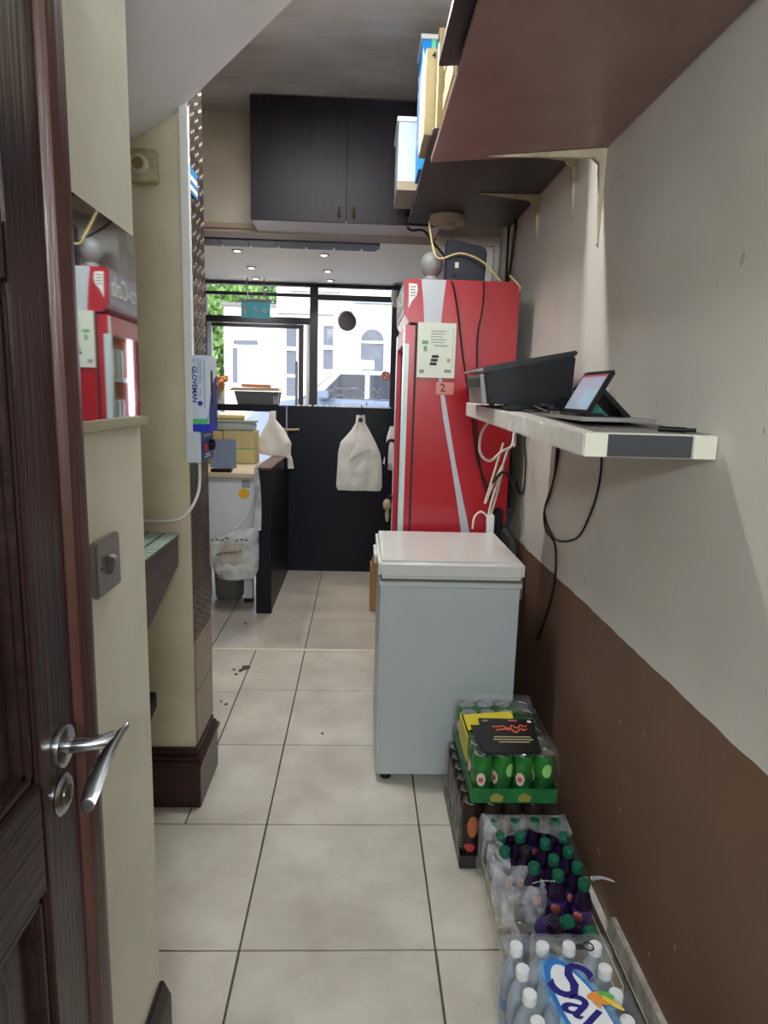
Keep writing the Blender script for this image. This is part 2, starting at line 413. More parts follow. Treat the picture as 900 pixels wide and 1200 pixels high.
# near door, standing open along the left wall
DX = -0.36
dr = bpy.data.objects.new('door_1', None); COL.objects.link(dr); dr.location = (-0.38, 0.48, 0.005); OFF['door_1'] = V((-0.38, 0.48, 0.005))
struct(dr, 'open dark mahogany panelled door with chrome lever handle', 'door')
y0, y1 = 0.09, 0.806
stile = MB()
stile.box(-0.40, DX, 0.715, y1, 0.01, 2.05); stile.box(-0.40, DX, y0, 0.185, 0.01, 2.05)
obj('stile', stile, m_mahog, dr, bev=0.004)
rail = MB()
for a, b in ((0.01, 0.22), (0.905, 1.045), (1.6, 1.665), (1.95, 2.05)): rail.box(-0.40, DX - 0.0005, 0.185, 0.715, a, b)
obj('rail', rail, m_mahog_y, dr, bev=0.004)
for a, b in ((0.22, 0.905), (1.045, 1.6), (1.665, 1.95)):
    p = obj('panel', MB().hexa([(-0.388, 0.185, a), (-0.388, 0.715, a), (-0.388, 0.715, b), (-0.388, 0.185, b), (-0.372, 0.255, a + 0.06), (-0.372, 0.645, a + 0.06), (-0.372, 0.645, b - 0.06), (-0.372, 0.255, b - 0.06)]), m_mahog, dr)
    mo = MB()
    for q0, q1, c0, c1 in ((0.185, 0.715, a, a + 0.018), (0.185, 0.715, b - 0.018, b), (0.185, 0.203, a, b), (0.697, 0.715, a, b)):
        mo.box(-0.39, DX - 0.006, q0, q1, c0, c1)
    obj('moulding', mo, m_mahog_y, p, bev=0.006)
obj('edge_lipping', MB().prism([(-0.40, 0.808), (-0.366, 0.808), (-0.352, 0.817), (-0.347, 0.84), (-0.352, 0.862), (-0.366, 0.871), (-0.40, 0.871)], 'z', 0.01, 2.05), m_redwood, dr)
hd = obj('handle', MB().lathe((DX, 0.762, 1.065), [(0.0255, 0), (0.0265, 0.004), (0.0255, 0.009), (0.02, 0.011)], 24, (1, 0, 0)), m_chrome, dr)
neck = MB().tube([(DX + 0.008, 0.762, 1.065), (DX + 0.028, 0.762, 1.066), (DX + 0.05, 0.768, 1.067), (DX + 0.062, 0.778, 1.068)], 0.0092, 12)
obj('lever_neck', neck, m_chrome, hd)
lev = MB(); path = smooth_path([(-0.287, 0.793, 1.077), (-0.291, 0.778, 1.073), (-0.297, 0.754, 1.062), (-0.301, 0.735, 1.049), (-0.304, 0.720, 1.035), (-0.306, 0.710, 1.023), (-0.3065, 0.7075, 1.018)], 4)
o0 = len(lev.v); k = len(path)
for j, p in enumerate(path):
    t = j / (k - 1); hw = 0.003 + 0.003 * math.sin(min(1, t * 1.5) * math.pi / 2); th = (0.002 + 0.0085 * math.sin(min(1, t * 1.7) * math.pi / 2)) * (1 - 0.35 * max(0, t - 0.7) / 0.3)
    for i in range(10):
        a = 2 * math.pi * i / 10; lev.v.append(p + V((th * math.cos(a), 0.3 * hw * math.sin(a), hw * math.sin(a))))
for j in range(k - 1):
    for i in range(10): lev.f.append((j * 10 + i, j * 10 + (i + 1) % 10, (j + 1) * 10 + (i + 1) % 10, (j + 1) * 10 + i)); lev.m.append(0)
lev.f += [tuple(range(10))[::-1], tuple((k - 1) * 10 + i for i in range(10))]; lev.m += [0, 0]
obj('lever', lev, m_chrome, hd)
es = obj('lock_escutcheon', MB().lathe((DX, 0.762, 1.0), [(0.0255, 0), (0.026, 0.003), (0.022, 0.006), (0.017, 0.007)], 24, (1, 0, 0)), m_chrome, dr)
obj('keyhole', MB().lathe((DX + 0.006, 0.762, 1.0), [(0.0125, 0), (0.0125, 0.0025), (0.009, 0.003)], 18, (1, 0, 0)), mat('brass cylinder', (130, 118, 96), 0.35, metal=1.0), es)
obj('key_slot', MB().box(DX + 0.0088, DX + 0.0095, 0.7607, 0.7633, 0.993, 1.007), m_black, es)

# mirror on the near left wall
mi = thing('wall_mirror', 'frameless mirror on the near left wall reflecting the red fridge', 'mirror', (-0.418, 1.0, 1.43))
obj('glass', MB().hexa([(-0.4195, 0.88, 1.446), (-0.4071, 0.88, 1.446), (-0.4155, 1.283, 1.446), (-0.4195, 1.283, 1.446), (-0.4195, 0.88, 1.765), (-0.4071, 0.88, 1.765), (-0.4155, 1.283, 1.765), (-0.4195, 1.283, 1.765)]), mat('mirror glass', (215, 222, 222), 0.03, metal=1.0), mi, smooth=False)
obj('ledge_strip', MB().box(-0.4195, -0.400, 0.88, 1.283, 1.43, 1.446), mat('beige ledge strip', (170, 164, 140), 0.5), mi, bev=0.002)

# metal light switch
sw = thing('light_switch', 'brushed metal light switch below the mirror', 'switch', (-0.42, 1.076, 1.164))
obj('plate', MB().prism(rounded_rect(1.026, 1.127, 1.164, 1.257, 0.006), 'x', -0.4195, -0.408), m_steel, sw, bev=0.003)
obj('rocker', MB().prism([(-0.408, 1.194), (-0.4, 1.198), (-0.396, 1.222), (-0.404, 1.226), (-0.408, 1.227)], 'y', 1.068, 1.086), m_steel, sw, bev=0.0015)
for yy in (1.043, 1.11): obj('screw', MB().lathe((-0.408, yy, 1.21), [(0.003, 0), (0.0025, 0.0012)], 10, (1, 0, 0)), m_ink, sw)

# ------------------------------------------------------------------ pier: dial, trunking, tread plate, glove box, controller
dl = thing('dial_thermostat', 'yellowed square wall controller with round dial high on the pier', 'thermostat', (-0.685, 2.23, 2.115))
m_yel = mat('yellowed plastic', (200, 190, 160), 0.5, col2=(150, 132, 98), vscale=14)
obj('housing', MB().box(-0.733, -0.64, 2.196, 2.2335, 2.118, 2.212), m_yel, dl, bev=0.004)
dd = obj('dial', MB().lathe((-0.69, 2.1965, 2.165), [(0.03, 0), (0.03, 0.006), (0.024, 0.012), (0.022, 0.016)], 24, (0, -1, 0)), mat('dial plastic', (196, 190, 174), 0.45), dl)
obj('dial_centre', MB().lathe((-0.69, 2.181, 2.165), [(0.018, 0), (0.016, 0.003)], 20, (0, -1, 0)), mat('tarnished brass', (150, 128, 92), 0.4, metal=0.6), dd)
tag(obj('cable_trunking', MB().box(-0.5695, -0.545, 2.205, 2.2335, 1.358, 2.342), m_plwhite, bev=0.002), 'white plastic cable trunking up the corner of the pier', 'trunking')
tp = thing('tread_plate', 'metal chequer plate cladding the side of the pier', 'metal plate', (-0.567, 2.37, 0.62))
m_tread = mat('worn tread plate', (128, 116, 106), 0.36, metal=0.75, col2=(92, 84, 80), vscale=7)
obj('sheet', MB().box(-0.5695, -0.566, 2.245, 2.498, 0.62, 2.62), m_tread, tp)
st = MB()
for r in range(76):
    for c in range(9):
        yy = 2.258 + c * 0.028; zz = 0.635 + r * 0.026 + (0.013 if c % 2 else 0)
        if zz > 2.61: continue
        s = 1 if (r + c) % 2 else -1; d = V((0, math.cos(0.9), s * math.sin(0.9))); nrm = V((0, -d.z, d.y)); cpt = V((-0.566, yy, zz))
        st.add([cpt - d * 0.011, cpt - nrm * 0.004, cpt + d * 0.011, cpt + nrm * 0.004, cpt + V((0.0022, 0, 0)) - d * 0.006, cpt + V((0.0022, 0, 0)) + d * 0.006],
               [(0, 1, 5, 4), (1, 2, 5), (2, 3, 4, 5), (3, 0, 4)])
so = obj('studs', st, m_tread, tp, smooth=False); so['kind'] = 'stuff'
obj('lower_tile', MB().box(-0.5695, -0.564, 2.245, 2.498, 0.228, 0.425), mat('brown glazed tile', (150, 132, 116), 0.35, var=0.08, vscale=8), tp, bev=0.002)
obj('lower_tile', MB().box(-0.5695, -0.564, 2.245, 2.498, 0.428, 0.618), MATS['brown glazed tile'], tp, bev=0.002)
sk = tag(obj('warning_sticker', MB().box(-0.5635, -0.5625, 2.30, 2.40, 2.12, 2.20), mat('blue sticker', (60, 130, 190), 0.4)), 'small blue sticker high on the chequer plate', 'sticker')
for k_ in range(2): obj('print_bar', MB().box(-0.5628, -0.562, 2.305, 2.395, 2.13 + 0.03 * k_, 2.145 + 0.03 * k_), m_paper, sk)

cb = thing('speed_controller', 'white control box with blue dial face on the pier corner', 'controller', (-0.544, 2.29, 1.258))
obj('housing', MB().box(-0.5695, -0.522, 2.20, 2.375, 1.258, 1.36), mat('pale grey plastic', (206, 214, 224), 0.4), cb, bev=0.004)
fp = obj('face_plate', MB().box(-0.522, -0.5185, 2.205, 2.37, 1.262, 1.356), mat('blue face plate', (36, 58, 130), 0.4), cb)
obj('rocker_switch', MB().box(-0.5185, -0.512, 2.235, 2.265, 1.295, 1.318), mat('red switch', (190, 40, 52), 0.35), cb, bev=0.002)
obj('knob', MB().lathe((-0.5185, 2.325, 1.31), [(0.019, 0), (0.018, 0.014), (0.015, 0.016)], 18, (1, 0, 0)), m_blackpl, cb)
for zz, w_ in ((1.343, 0.10), (1.272, 0.09), (1.28, 0.06)): obj('print', MB().box(-0.5186, -0.518, 2.285 - w_ / 2, 2.285 + w_ / 2, zz, zz + 0.004), m_paper, fp)
tag(obj('power_cable', MB().tube([(-0.545, 2.27, 1.262), (-0.543, 2.268, 1.2), (-0.55, 2.255, 1.14), (-0.575, 2.215, 1.085), (-0.62, 2.205, 1.062), (-0.70, 2.206, 1.058), (-0.80, 2.21, 1.06)], 0.0055, 8), m_plwhite), 'thick white cable curving from the control box into the recess', 'cable')

gb = thing('glove_box', 'blue and white box of disposable gloves standing on the control box', 'box', (-0.52, 2.27, 1.3605))
obj('carton', MB().box(-0.547, -0.494, 2.206, 2.33, 1.3605, 1.605), mat('pale blue carton', (206, 216, 234), 0.5), gb, bev=0.0015)
obj('green_band', MB().prism([(-0.5465, 1.385), (-0.503, 1.385), (-0.4965, 1.392), (-0.4955, 1.425), (-0.50, 1.405), (-0.507, 1.402), (-0.5465, 1.402)], 'y', 2.2045, 2.2058), mat('green print', (84, 190, 130), 0.5), gb)
obj('blue_band', MB().box(-0.5472, -0.4938, 2.2048, 2.3302, 1.3607, 1.387), mat('royal blue print', (22, 44, 190), 0.5), gb)
obj('blue_side', MB().prism([(2.207, 1.387), (2.329, 1.387), (2.329, 1.545), (2.28, 1.53), (2.23, 1.47), (2.207, 1.43)], 'x', -0.4942, -0.4934), mat('deep blue side', (30, 46, 130), 0.5), gb)
obj('opening', MB().prism(rounded_rect(2.235, 2.262, 1.44, 1.56, 0.012), 'x', -0.4936, -0.4928), m_ink, gb)
text('lettering', 'GLOVEMAN', 0.0215, (-0.5395, 2.2052, 1.512), (0, 0, -1), (1, 0, 0), m_blueprint, gb, bold=0.0006)
for xx, z0, z1 in ((-0.5255, 1.595, 1.515), (-0.519, 1.59, 1.52), (-0.522, 1.50, 1.475), (-0.5075, 1.59, 1.44)):
    random.seed(int(-xx * 1e4)); n_ = int((z0 - z1) / 0.004)
    obj('fine_print', MB().tube([(xx + random.uniform(-0.0016, 0.0016), 2.2052, z0 + (z1 - z0) * i / n_) for i in range(n_ + 1)], 0.0007, 4, sub=1), m_blueprint, gb)
text('lettering', '<', 0.018, (-0.5395, 2.2052, 1.588), (0, 0, -1), (1, 0, 0), m_blueprint, gb)
obj('roundel', MB().lathe((-0.522, 2.2056, 1.452), [(0.008, 0), (0.008, 0.0006)], 16, (0, -1, 0)), m_blueprint, gb)

# recess shelf with mosaic top
rs = thing('recess_counter', 'dark wooden bracket shelf with a mosaic top in the recess', 'shelf', (-0.75, 2.02, 0.8))
obj('body', MB().prism([(1.5, 0.69), (2.196, 0.913), (2.196, 1.008), (1.5, 1.008)], 'x', -1.19, -0.602), wood('dark brown shelf', (60, 46, 46), (84, 66, 64), 0.4, 'y'), rs, bev=0.003)
obj('top_slab', MB().box(-1.19, -0.598, 1.5, 2.196, 1.008, 1.022), mat('grey green slab', (70, 78, 74), 0.35), rs)
tl = MB()
for i in range(24):
    for j in range(10):
        x = -0.615 - j * 0.055; y = 1.53 + i * 0.0275
        tl.box(x - 0.022, x + 0.022, y, y + 0.018, 1.022, 1.0245)
mo = obj('mosaic', tl, mat('pale mosaic', (176, 196, 184), 0.3, rnd=0.0), rs); mo['kind'] = 'stuff'
tag(obj('door_wedge', MB().prism([(2.05, 0.36), (2.195, 0.40), (2.195, 0.455), (2.05, 0.43)], 'x', -0.86, -0.69), m_black, bev=0.004), 'black corner poking out low in the recess by the pier', 'bracket')

# ------------------------------------------------------------------ dark wall cupboard over the opening
cu = thing('wall_cupboard', 'dark wood double wall cupboard over the opening', 'cupboard', (-0.1, 3.78, 2.362))
obj('carcass', MB().box(-0.587, 0.392, 3.665, 3.8995, 2.375, 2.95), m_darkveneer, cu)
obj('base_panel', MB().box(-0.587, 0.392, 3.66, 3.8995, 2.362, 2.375), mat('lilac white melamine', (206, 200, 210), 0.45), cu)
for x0, x1, hx in ((-0.587, -0.0995, -0.135), (-0.0955, 0.392, -0.06)):
    d = obj('door', MB().box(x0, x1, 3.645, 3.665, 2.364, 2.952), m_darkveneer, cu, bev=0.002)
    obj('handle', MB().lathe((hx, 3.645, 2.432), [(0.007, 0), (0.005, 0.012)], 10, (0, -1, 0)).tube([(hx, 3.633, 2.436), (hx, 3.628, 2.42), (hx, 3.63, 2.405)], 0.0055, 8).lathe((hx, 3.63, 2.392), [(0.004, 0), (0.009, 0.006), (0.007, 0.014), (0.003, 0.018)], 10), mat('antique brass', (120, 100, 78), 0.35, metal=0.9), d)

# segmented dark grille hanging just beyond the opening
vg = thing('ceiling_grille', 'long dark segmented grille under the shop ceiling by the opening', 'grille', (-0.55, 4.11, 2.335))
obj('housing', MB().box(-1.5, 0.09, 4.08, 4.2, 2.35, 2.4995), m_frame, vg)
x = -1.495
while x < 0.06:
    x2 = min(x + 0.165, 0.085)
    obj('slat', MB().hexa([(x, 4.076, 2.352), (x2 - 0.012, 4.076, 2.352), (x2 - 0.012, 4.198, 2.338), (x, 4.198, 2.338), (x, 4.076, 2.386), (x2 - 0.012, 4.076, 2.386), (x2 - 0.012, 4.198, 2.362), (x, 4.198, 2.362)]), mat('slate louvre', (66, 66, 78), 0.4), vg)
    x = x2

# downlights in the shop ceiling
for i, (x, y, wh) in enumerate(((-0.925, 5.13, 'near left'), (-0.297, 5.17, 'near right'), (-0.93, 5.80, 'middle left'), (-0.302, 5.83, 'middle right'), (-0.978, 6.33, 'far left'), (-0.302, 6.3, 'far right'))):
    d = thing('downlight', wh + ' recessed downlight in the white shop ceiling', 'downlight', (x, y, 2.48), 'shop downlights')
    obj('bezel', MB().lathe((x, y, 2.4995), [(0.043, 0), (0.043, -0.005), (0.03, -0.01), (0.028, -0.004)], 20, caps=False), m_steel, d)
    obj('bulb', MB().lathe((x, y, 2.4985), [(0.026, 0), (0.024, -0.006), (0.016, -0.011)], 16), mat('halogen bulb', (250, 240, 220), 0.3, emit=(255, 236, 205), estr=6.0), d)
    ld = bpy.data.lights.new('downlight', 'SPOT'); ld.energy = 30; ld.spot_size = 2.0; ld.spot_blend = 0.8; ld.shadow_soft_size = 0.03; ld.color = (1, 0.93, 0.84)
    lo = bpy.data.objects.new('lamp', ld); COL.objects.link(lo); lo.parent = d; lo.location = (0, 0, -0.025)

# batten lamp on the middle room ceiling; fill lamp added behind the entrance
def batten(x, y, z, ln, watts, label, col=(1.0, 0.93, 0.82), along='x'):
    b = thing('batten_light', label, 'ceiling light', (x, y, z - 0.07), None)
    h = ln / 2; dx, dy = (h, 0.035) if along == 'x' else (0.035, h)
    obj('housing', MB().box(x - dx, x + dx, y - dy, y + dy, z - 0.035, z - 0.0005), m_plwhite, b, bev=0.004)
    ax = (1, 0, 0) if along == 'x' else (0, 1, 0)
    st_ = (x - h + 0.02, y, z - 0.052) if along == 'x' else (x, y - h + 0.02, z - 0.052)
    obj('tube', MB().cyl(st_, 0.014, ln - 0.04, 12, ax), mat('fluorescent tube', (255, 250, 240), 0.4, emit=(255, 244, 226), estr=8.0), b)
    ld = bpy.data.lights.new('tube_lamp', 'AREA'); ld.shape = 'RECTANGLE'; ld.size = ln if along == 'x' else 0.06; ld.size_y = 0.06 if along == 'x' else ln
    ld.energy = watts; ld.color = col
    lo = bpy.data.objects.new('lamp', ld); COL.objects.link(lo); lo.parent = b; lo.location = (0, 0, -0.004)
batten(-0.25, 2.50, 2.96, 0.6, 28, 'white fluorescent batten on the middle room ceiling', (1.0, 0.98, 0.94))
wlm = thing('fill_light', 'unseen fill lamp added on the wall behind the entrance', 'fill light', (0.1, -1.58, 2.1))  # unseen lamp added to brighten the surfaces facing the camera
obj('housing', MB().box(-0.25, 0.45, -1.5995, -1.56, 2.0, 2.2), m_plwhite, wlm, bev=0.01)  # housing and diffuser of the added fill lamp
obj('diffuser', MB().box(-0.23, 0.43, -1.56, -1.53, 2.02, 2.18), mat('lamp diffuser', (250, 250, 255), 0.4, emit=(238, 244, 255), estr=6.0), wlm, bev=0.01)
_l = bpy.data.lights.new('fill_lamp', 'AREA'); _l.shape = 'RECTANGLE'; _l.size = 0.66; _l.size_y = 0.16; _l.energy = 50; _l.color = (0.90, 0.97, 1.0)
_o = bpy.data.objects.new('lamp', _l); COL.objects.link(_o); _o.parent = wlm; _o.location = (0, 0.055, 0); _o.rotation_euler = (math.radians(90), 0, 0)

# ------------------------------------------------------------------ high shelves on the right wall
def slab(name, x0, x1, y0, y1, zl, zr, t, m, label):
    return tag(obj(name, MB().hexa([(x0, y0, zl), (x1, y0, zr), (x1, y1, zr), (x0, y1, zl), (x0, y0, zl + t), (x1, y0, zr + t), (x1, y1, zr + t), (x0, y1, zl + t)]), m, bev=0.0015, seg=1), label, 'shelf')
slab('wall_shelf', 0.207, 0.759, 0.55, 2.29, 2.235, 2.285, 0.018, m_shelfwood, 'near high shelf with reddish brown underside sagging from the wall')
slab('wall_shelf', 0.222, 0.759, 2.43, 3.635, 2.37, 2.372, 0.02, m_shelfdark, 'far high shelf with dark underside beyond the reddish one')
m_brk = mat('cream bracket enamel', (198, 186, 160), 0.4, col2=(160, 144, 116), vscale=12)
def bracket(y, ztip, zwall, xtip, zbot, label, w=0.024):
    b = thing('shelf_bracket', label, 'bracket', (0.757, y, zbot), 'cream steel shelf brackets')
    ar = MB(); wl_ = MB()
    def arm(mb, p, q, r, w0, w1, nrm):
        # tapered channel: p wide end, q narrow end
        n = V(nrm)
        mb.add([p + V((0, -w0, 0)), p + V((0, w0, 0)), q + V((0, w1, 0)), q + V((0, -w1, 0)),
                p + V((0, -w0 * .55, 0)) + n * r, p + V((0, w0 * .55, 0)) + n * r, q + V((0, w1 * .5, 0)) + n * 0.002, q + V((0, -w1 * .5, 0)) + n * 0.002],
               [(0, 1, 2, 3), (4, 7, 6, 5), (0, 4, 5, 1), (1, 5, 6, 2), (2, 6, 7, 3), (3, 7, 4, 0)])
    arm(ar, V((0.758, y, zwall)), V((xtip, y, ztip)), 0.026, w / 2 + 0.004, 0.005, (0, 0, -1))
    arm(wl_, V((0.7595, y, zwall - 0.002)), V((0.7595, y, zbot)), 0.022, w / 2 + 0.004, 0.005, (-1, 0, 0))
    obj('shelf_arm', ar, m_brk, b, bev=0.002); obj('wall_arm', wl_, m_brk, b, bev=0.002)
    obj('elbow', MB().prism([(0.74, zwall), (0.7595, zwall - 0.002), (0.7595, zwall - 0.05), (0.742, zwall - 0.045), (0.72, zwall - 0.028), (0.715, zwall - 0.003)], 'y', y - 0.012, y + 0.012), m_brk, b, bev=0.003)
    for zz in (zbot + 0.012, zwall - 0.09): obj('screw', MB().lathe((0.7575 - (0.002 if zz < zbot + 0.02 else 0.012), y, zz), [(0.0035, 0), (0.003, 0.002)], 8, (-1, 0, 0)), m_steel, b)
bracket(2.255, 2.2495, 2.284, 0.385, 1.985, 'large cream shelf bracket under the far end of the reddish shelf', 0.028)
bracket(2.56, 2.369, 2.371, 0.46, 2.15, 'cream shelf bracket right behind the large one')
bracket(3.07, 2.369, 2.371, 0.50, 2.185, 'cream shelf bracket at the middle of the dark shelf')
bracket(1.05, 2.247, 2.284, 0.385, 1.985, 'cream shelf bracket at the near end of the reddish shelf overhead', 0.028)

# things on the high shelves
bx = thing('white_box', 'white box overhanging the far end of the dark high shelf', 'box', (0.28, 3.3, 2.392))
obj('carton', MB().box(0.14, 0.42, 3.15, 3.45, 2.3925, 2.685), mat('pale blue white card', (186, 204, 218), 0.5), bx, bev=0.002)
obj('lid', MB().box(0.132, 0.425, 3.143, 3.457, 2.672, 2.692), m_plwhite, bx, bev=0.002)
obj('base_tape', MB().box(0.138, 0.421, 3.147, 3.452, 2.3922, 2.43), mat('clear brown tape', (150, 138, 120), 0.35), bx)
bl = thing('blue_box', 'bright blue upright box on the dark high shelf', 'box', (0.3, 2.95, 2.391))
obj('carton', MB().box(0.21, 0.38, 2.86, 3.05, 2.3915, 2.87), mat('bright blue card', (20, 130, 214), 0.45), bl, bev=0.002)
obj('lid', MB().box(0.203, 0.384, 2.852, 3.056, 2.862, 2.878), m_plwhite, bl)
obj('green_label', MB().box(0.245, 0.262, 2.8585, 2.8605, 2.80, 2.862), mat('mint label', (120, 200, 150), 0.5), bl)
b4 = thing('numbered_box', 'cream carton numbered 4 in clear film on the dark high shelf', 'box', (0.27, 2.6, 2.391))
obj('carton', MB().box(0.198, 0.33, 2.50, 2.74, 2.3915, 2.665), mat('cream carton', (190, 180, 146), 0.7, var=0.06), b4, bev=0.002)
text('number', '4', 0.028, (0.224, 2.4992, 2.642), (1, 0, 0), (0, 0, 1), m_ink, b4, bold=0.0008)
fm = MB()
for j in range(9):
    for i in range(7):
        t = j / 8; u = i / 6
        fm.v.append(V((0.190 + 0.004 * math.sin(j * 2.1 + i), 2.495 + 0.24 * u, 2.395 + 0.27 * t)))
for j in range(8):
    for i in range(6): fm.f.append((j * 7 + i, j * 7 + i + 1, (j + 1) * 7 + i + 1, (j + 1) * 7 + i)); fm.m.append(0)
M_FILM = film_mat('clear shrink film', amount=0.2)
obj('film', fm, M_FILM, b4)
tag(obj('tall_carton', MB().box(0.235, 0.40, 2.445, 2.485, 2.3915, 2.70).box(0.235, 0.40, 2.444, 2.486, 2.66, 2.702), mat('buff carton', (196, 178, 132), 0.75, var=0.05), bev=0.002), 'tall narrow buff carton at the near end of the dark shelf', 'box')
pk = thing('paper_stack', 'stack of pale cartons leaning on the reddish high shelf', 'box', (0.32, 2.15, 2.27))
for k_ in range(5):
    obj('sheet_bundle', MB().box(0.235 + 0.004 * (k_ % 2), 0.46, 2.02, 2.26, 2.266 + k_ * 0.055, 2.317 + k_ * 0.055), mat('off white bundle', (196, 178, 138), 0.75, var=0.05), pk, bev=0.002)
tag(obj('dark_board', MB().hexa([(0.165, 1.2, 2.262), (0.45, 1.2, 2.288), (0.45, 1.72, 2.288), (0.165, 1.72, 2.262), (0.165, 1.2, 2.28), (0.45, 1.2, 2.306), (0.45, 1.72, 2.306), (0.165, 1.72, 2.28)]), m_shelfdark, bev=0.002), 'dark board overhanging the edge of the reddish high shelf', 'board')
tag(obj('smoke_detector', MB().lathe((0.405, 3.47, 2.3695), [(0.085, 0), (0.088, -0.02), (0.085, -0.032), (0.05, -0.036), (0.048, -0.05), (0.03, -0.052)], 28), mat('cream detector plastic', (190, 184, 164), 0.45)), 'round cream detector on the underside of the dark high shelf', 'detector')

# ------------------------------------------------------------------ low wrapped shelf
ls = thing('floating_shelf', 'thick white floating shelf wrapped in film with dark inlaid end', 'shelf', (0.6, 2.0, 1.385))
def zt(y): return 1.431 + (y - 1.39) * 0.0375
def xl(y): return 0.472 - (y - 1.39) * 0.052
def hs(mb, xa, xb, ya, yb2, dz0, dz1, mi=0):
    f = lambda x, y: xl(y) if x is None else x
    pts = [(f(xa, ya), ya), (xb, ya), (xb, yb2), (f(xa, yb2), yb2)]
    return mb.hexa([(x, y, zt(y) + dz0) for x, y in pts] + [(x, y, zt(y) + dz1) for x, y in pts], mi)
obj('board', hs(MB(), None, 0.7595, 1.392, 2.6, -0.05, 0.0), mat('white shelf laminate', (222, 218, 212), 0.35, var=0.03), ls, bev=0.002)
obj('end_inlay', MB().box(0.522, 0.705, 1.3885, 1.3935, 1.383, 1.4295), mat('charcoal inlay', (58, 58, 62), 0.6, var=0.1), ls)
for xx in (0.497, 0.732): obj('end_cap', MB().box(xx - 0.024, xx + 0.026, 1.3875, 1.393, 1.3815, 1.4305), mat('ivory end cap', (214, 210, 196), 0.5), ls, bev=0.001)
obj('dark_top', hs(MB(), 0.505, 0.757, 1.42, 2.58, 0.0, 0.0012), mat('grey shelf top', (120, 116, 112), 0.5, var=0.1), ls)
# crinkled film round the front edge
fm = MB(); NJ, NI = 60, 5
for j in range(NJ + 1):
    y = 1.40 + (2.595 - 1.40) * j / NJ
    for i in range(NI + 1):
        u = i / NI; z = zt(y) + 0.001 - 0.052 * u
        w_ = 0.0015 + 0.0035 * abs(noise.noise(V((y * 34 + u * 3.0, u * 1.2, 3))))
        fm.v.append(V((xl(y) - w_, y, z)))
for j in range(NJ):
    for i in range(NI): a = j * (NI + 1) + i; fm.f.append((a, a + 1, a + NI + 2, a + NI + 1)); fm.m.append(0)
obj('film_wrap', fm, film_mat('crinkled wrap', (250, 250, 252), 0.14, 0.06), ls)

# receipt printer / cash terminal
pr = thing('label_printer', 'black desktop printer with silver side on the floating shelf', 'printer', (0.54, 2.3, 1.47))
zb = zt(2.445) + 0.002
obj('body', MB().prism([(0.41, zb + 0.004), (0.685, zb + 0.004), (0.69, zb + 0.165), (0.678, zb + 0.172), (0.40, zb + 0.108), (0.395, zb + 0.09)], 'y', 2.17, 2.44), m_blackpl, pr, bev=0.006)
obj('lid', MB().prism([(0.392, zb + 0.103), (0.685, zb + 0.164), (0.695, zb + 0.172), (0.688, zb + 0.182), (0.40, zb + 0.125), (0.388, zb + 0.118)], 'y', 2.165, 2.445), mat('glossy black lid', (26, 27, 34), 0.18), pr, bev=0.003)
obj('side_bezel', MB().prism([(0.382, zb + 0.1), (0.396, zb + 0.1), (0.41, zb + 0.004), (0.394, zb + 0.004)], 'y', 2.175, 2.435), mat('silver grey plastic', (132, 130, 134), 0.35, metal=0.3), pr, bev=0.003)
obj('paper_slot', MB().box(0.377, 0.387, 2.2, 2.41, zb + 0.058, zb + 0.088), m_black, pr, bev=0.002)
obj('lid_strip', MB().prism([(0.37, zb + 0.106), (0.42, zb + 0.114), (0.42, zb + 0.124), (0.37, zb + 0.114)], 'y', 2.168, 2.442), MATS['silver grey plastic'], pr, bev=0.002)
for k_ in range(3): obj('foot', MB().cyl((0.43 + 0.11 * k_, 2.2, zb - 0.001), 0.01, 0.006, 10), m_black, pr)
tag(obj('cable_coil', MB().tube([(0.56, 2.14, zt(2.14) + 0.006), (0.52, 2.10, zt(2.1) + 0.008), (0.50, 2.05, zt(2.05) + 0.006), (0.53, 2.0, zt(2) + 0.008), (0.58, 2.03, zt(2.03) + 0.012), (0.60, 2.09, zt(2.1) + 0.02), (0.56, 2.11, zt(2.1) + 0.022), (0.53, 2.05, zt(2.05) + 0.02), (0.56, 1.98, zt(1.98) + 0.006)], 0.004, 6), m_cable_b), 'small tangled black cable in front of the printer', 'cable')
tag(obj('flat_handset', MB().box(0.455, 0.54, 2.08, 2.155, zt(2.1) + 0.004, zt(2.1) + 0.02), m_blackpl, bev=0.004), 'flat black handset lying before the printer', 'handset')
tag(obj('printer_cable', MB().tube([(0.685, 2.155, 1.53), (0.70, 2.10, 1.56), (0.715, 2.06, 1.575), (0.72, 2.03, 1.56), (0.70, 2.05, 1.525), (0.71, 2.0, 1.50), (0.70, 1.95, zt(1.95) + 0.006)], 0.0042, 6), m_cable_b), 'looped black lead rising behind the printer', 'cable')
tag(obj('plug_adapter', MB().box(0.60, 0.655, 1.96, 2.03, zt(2.0) + 0.004, zt(2.0) + 0.05), m_blackpl, bev=0.006), 'black plug adapter between printer and tablet', 'adapter')
tag(obj('green_cloth', MB().prism([(0.655, zt(1.95) + 0.003), (0.715, zt(1.95) + 0.003), (0.70, zt(1.95) + 0.055), (0.675, zt(1.95) + 0.06)], 'y', 1.88, 1.945), mat('teal plastic', (40, 110, 96), 0.45), bev=0.008), 'small teal green holder behind the tablet', 'holder')

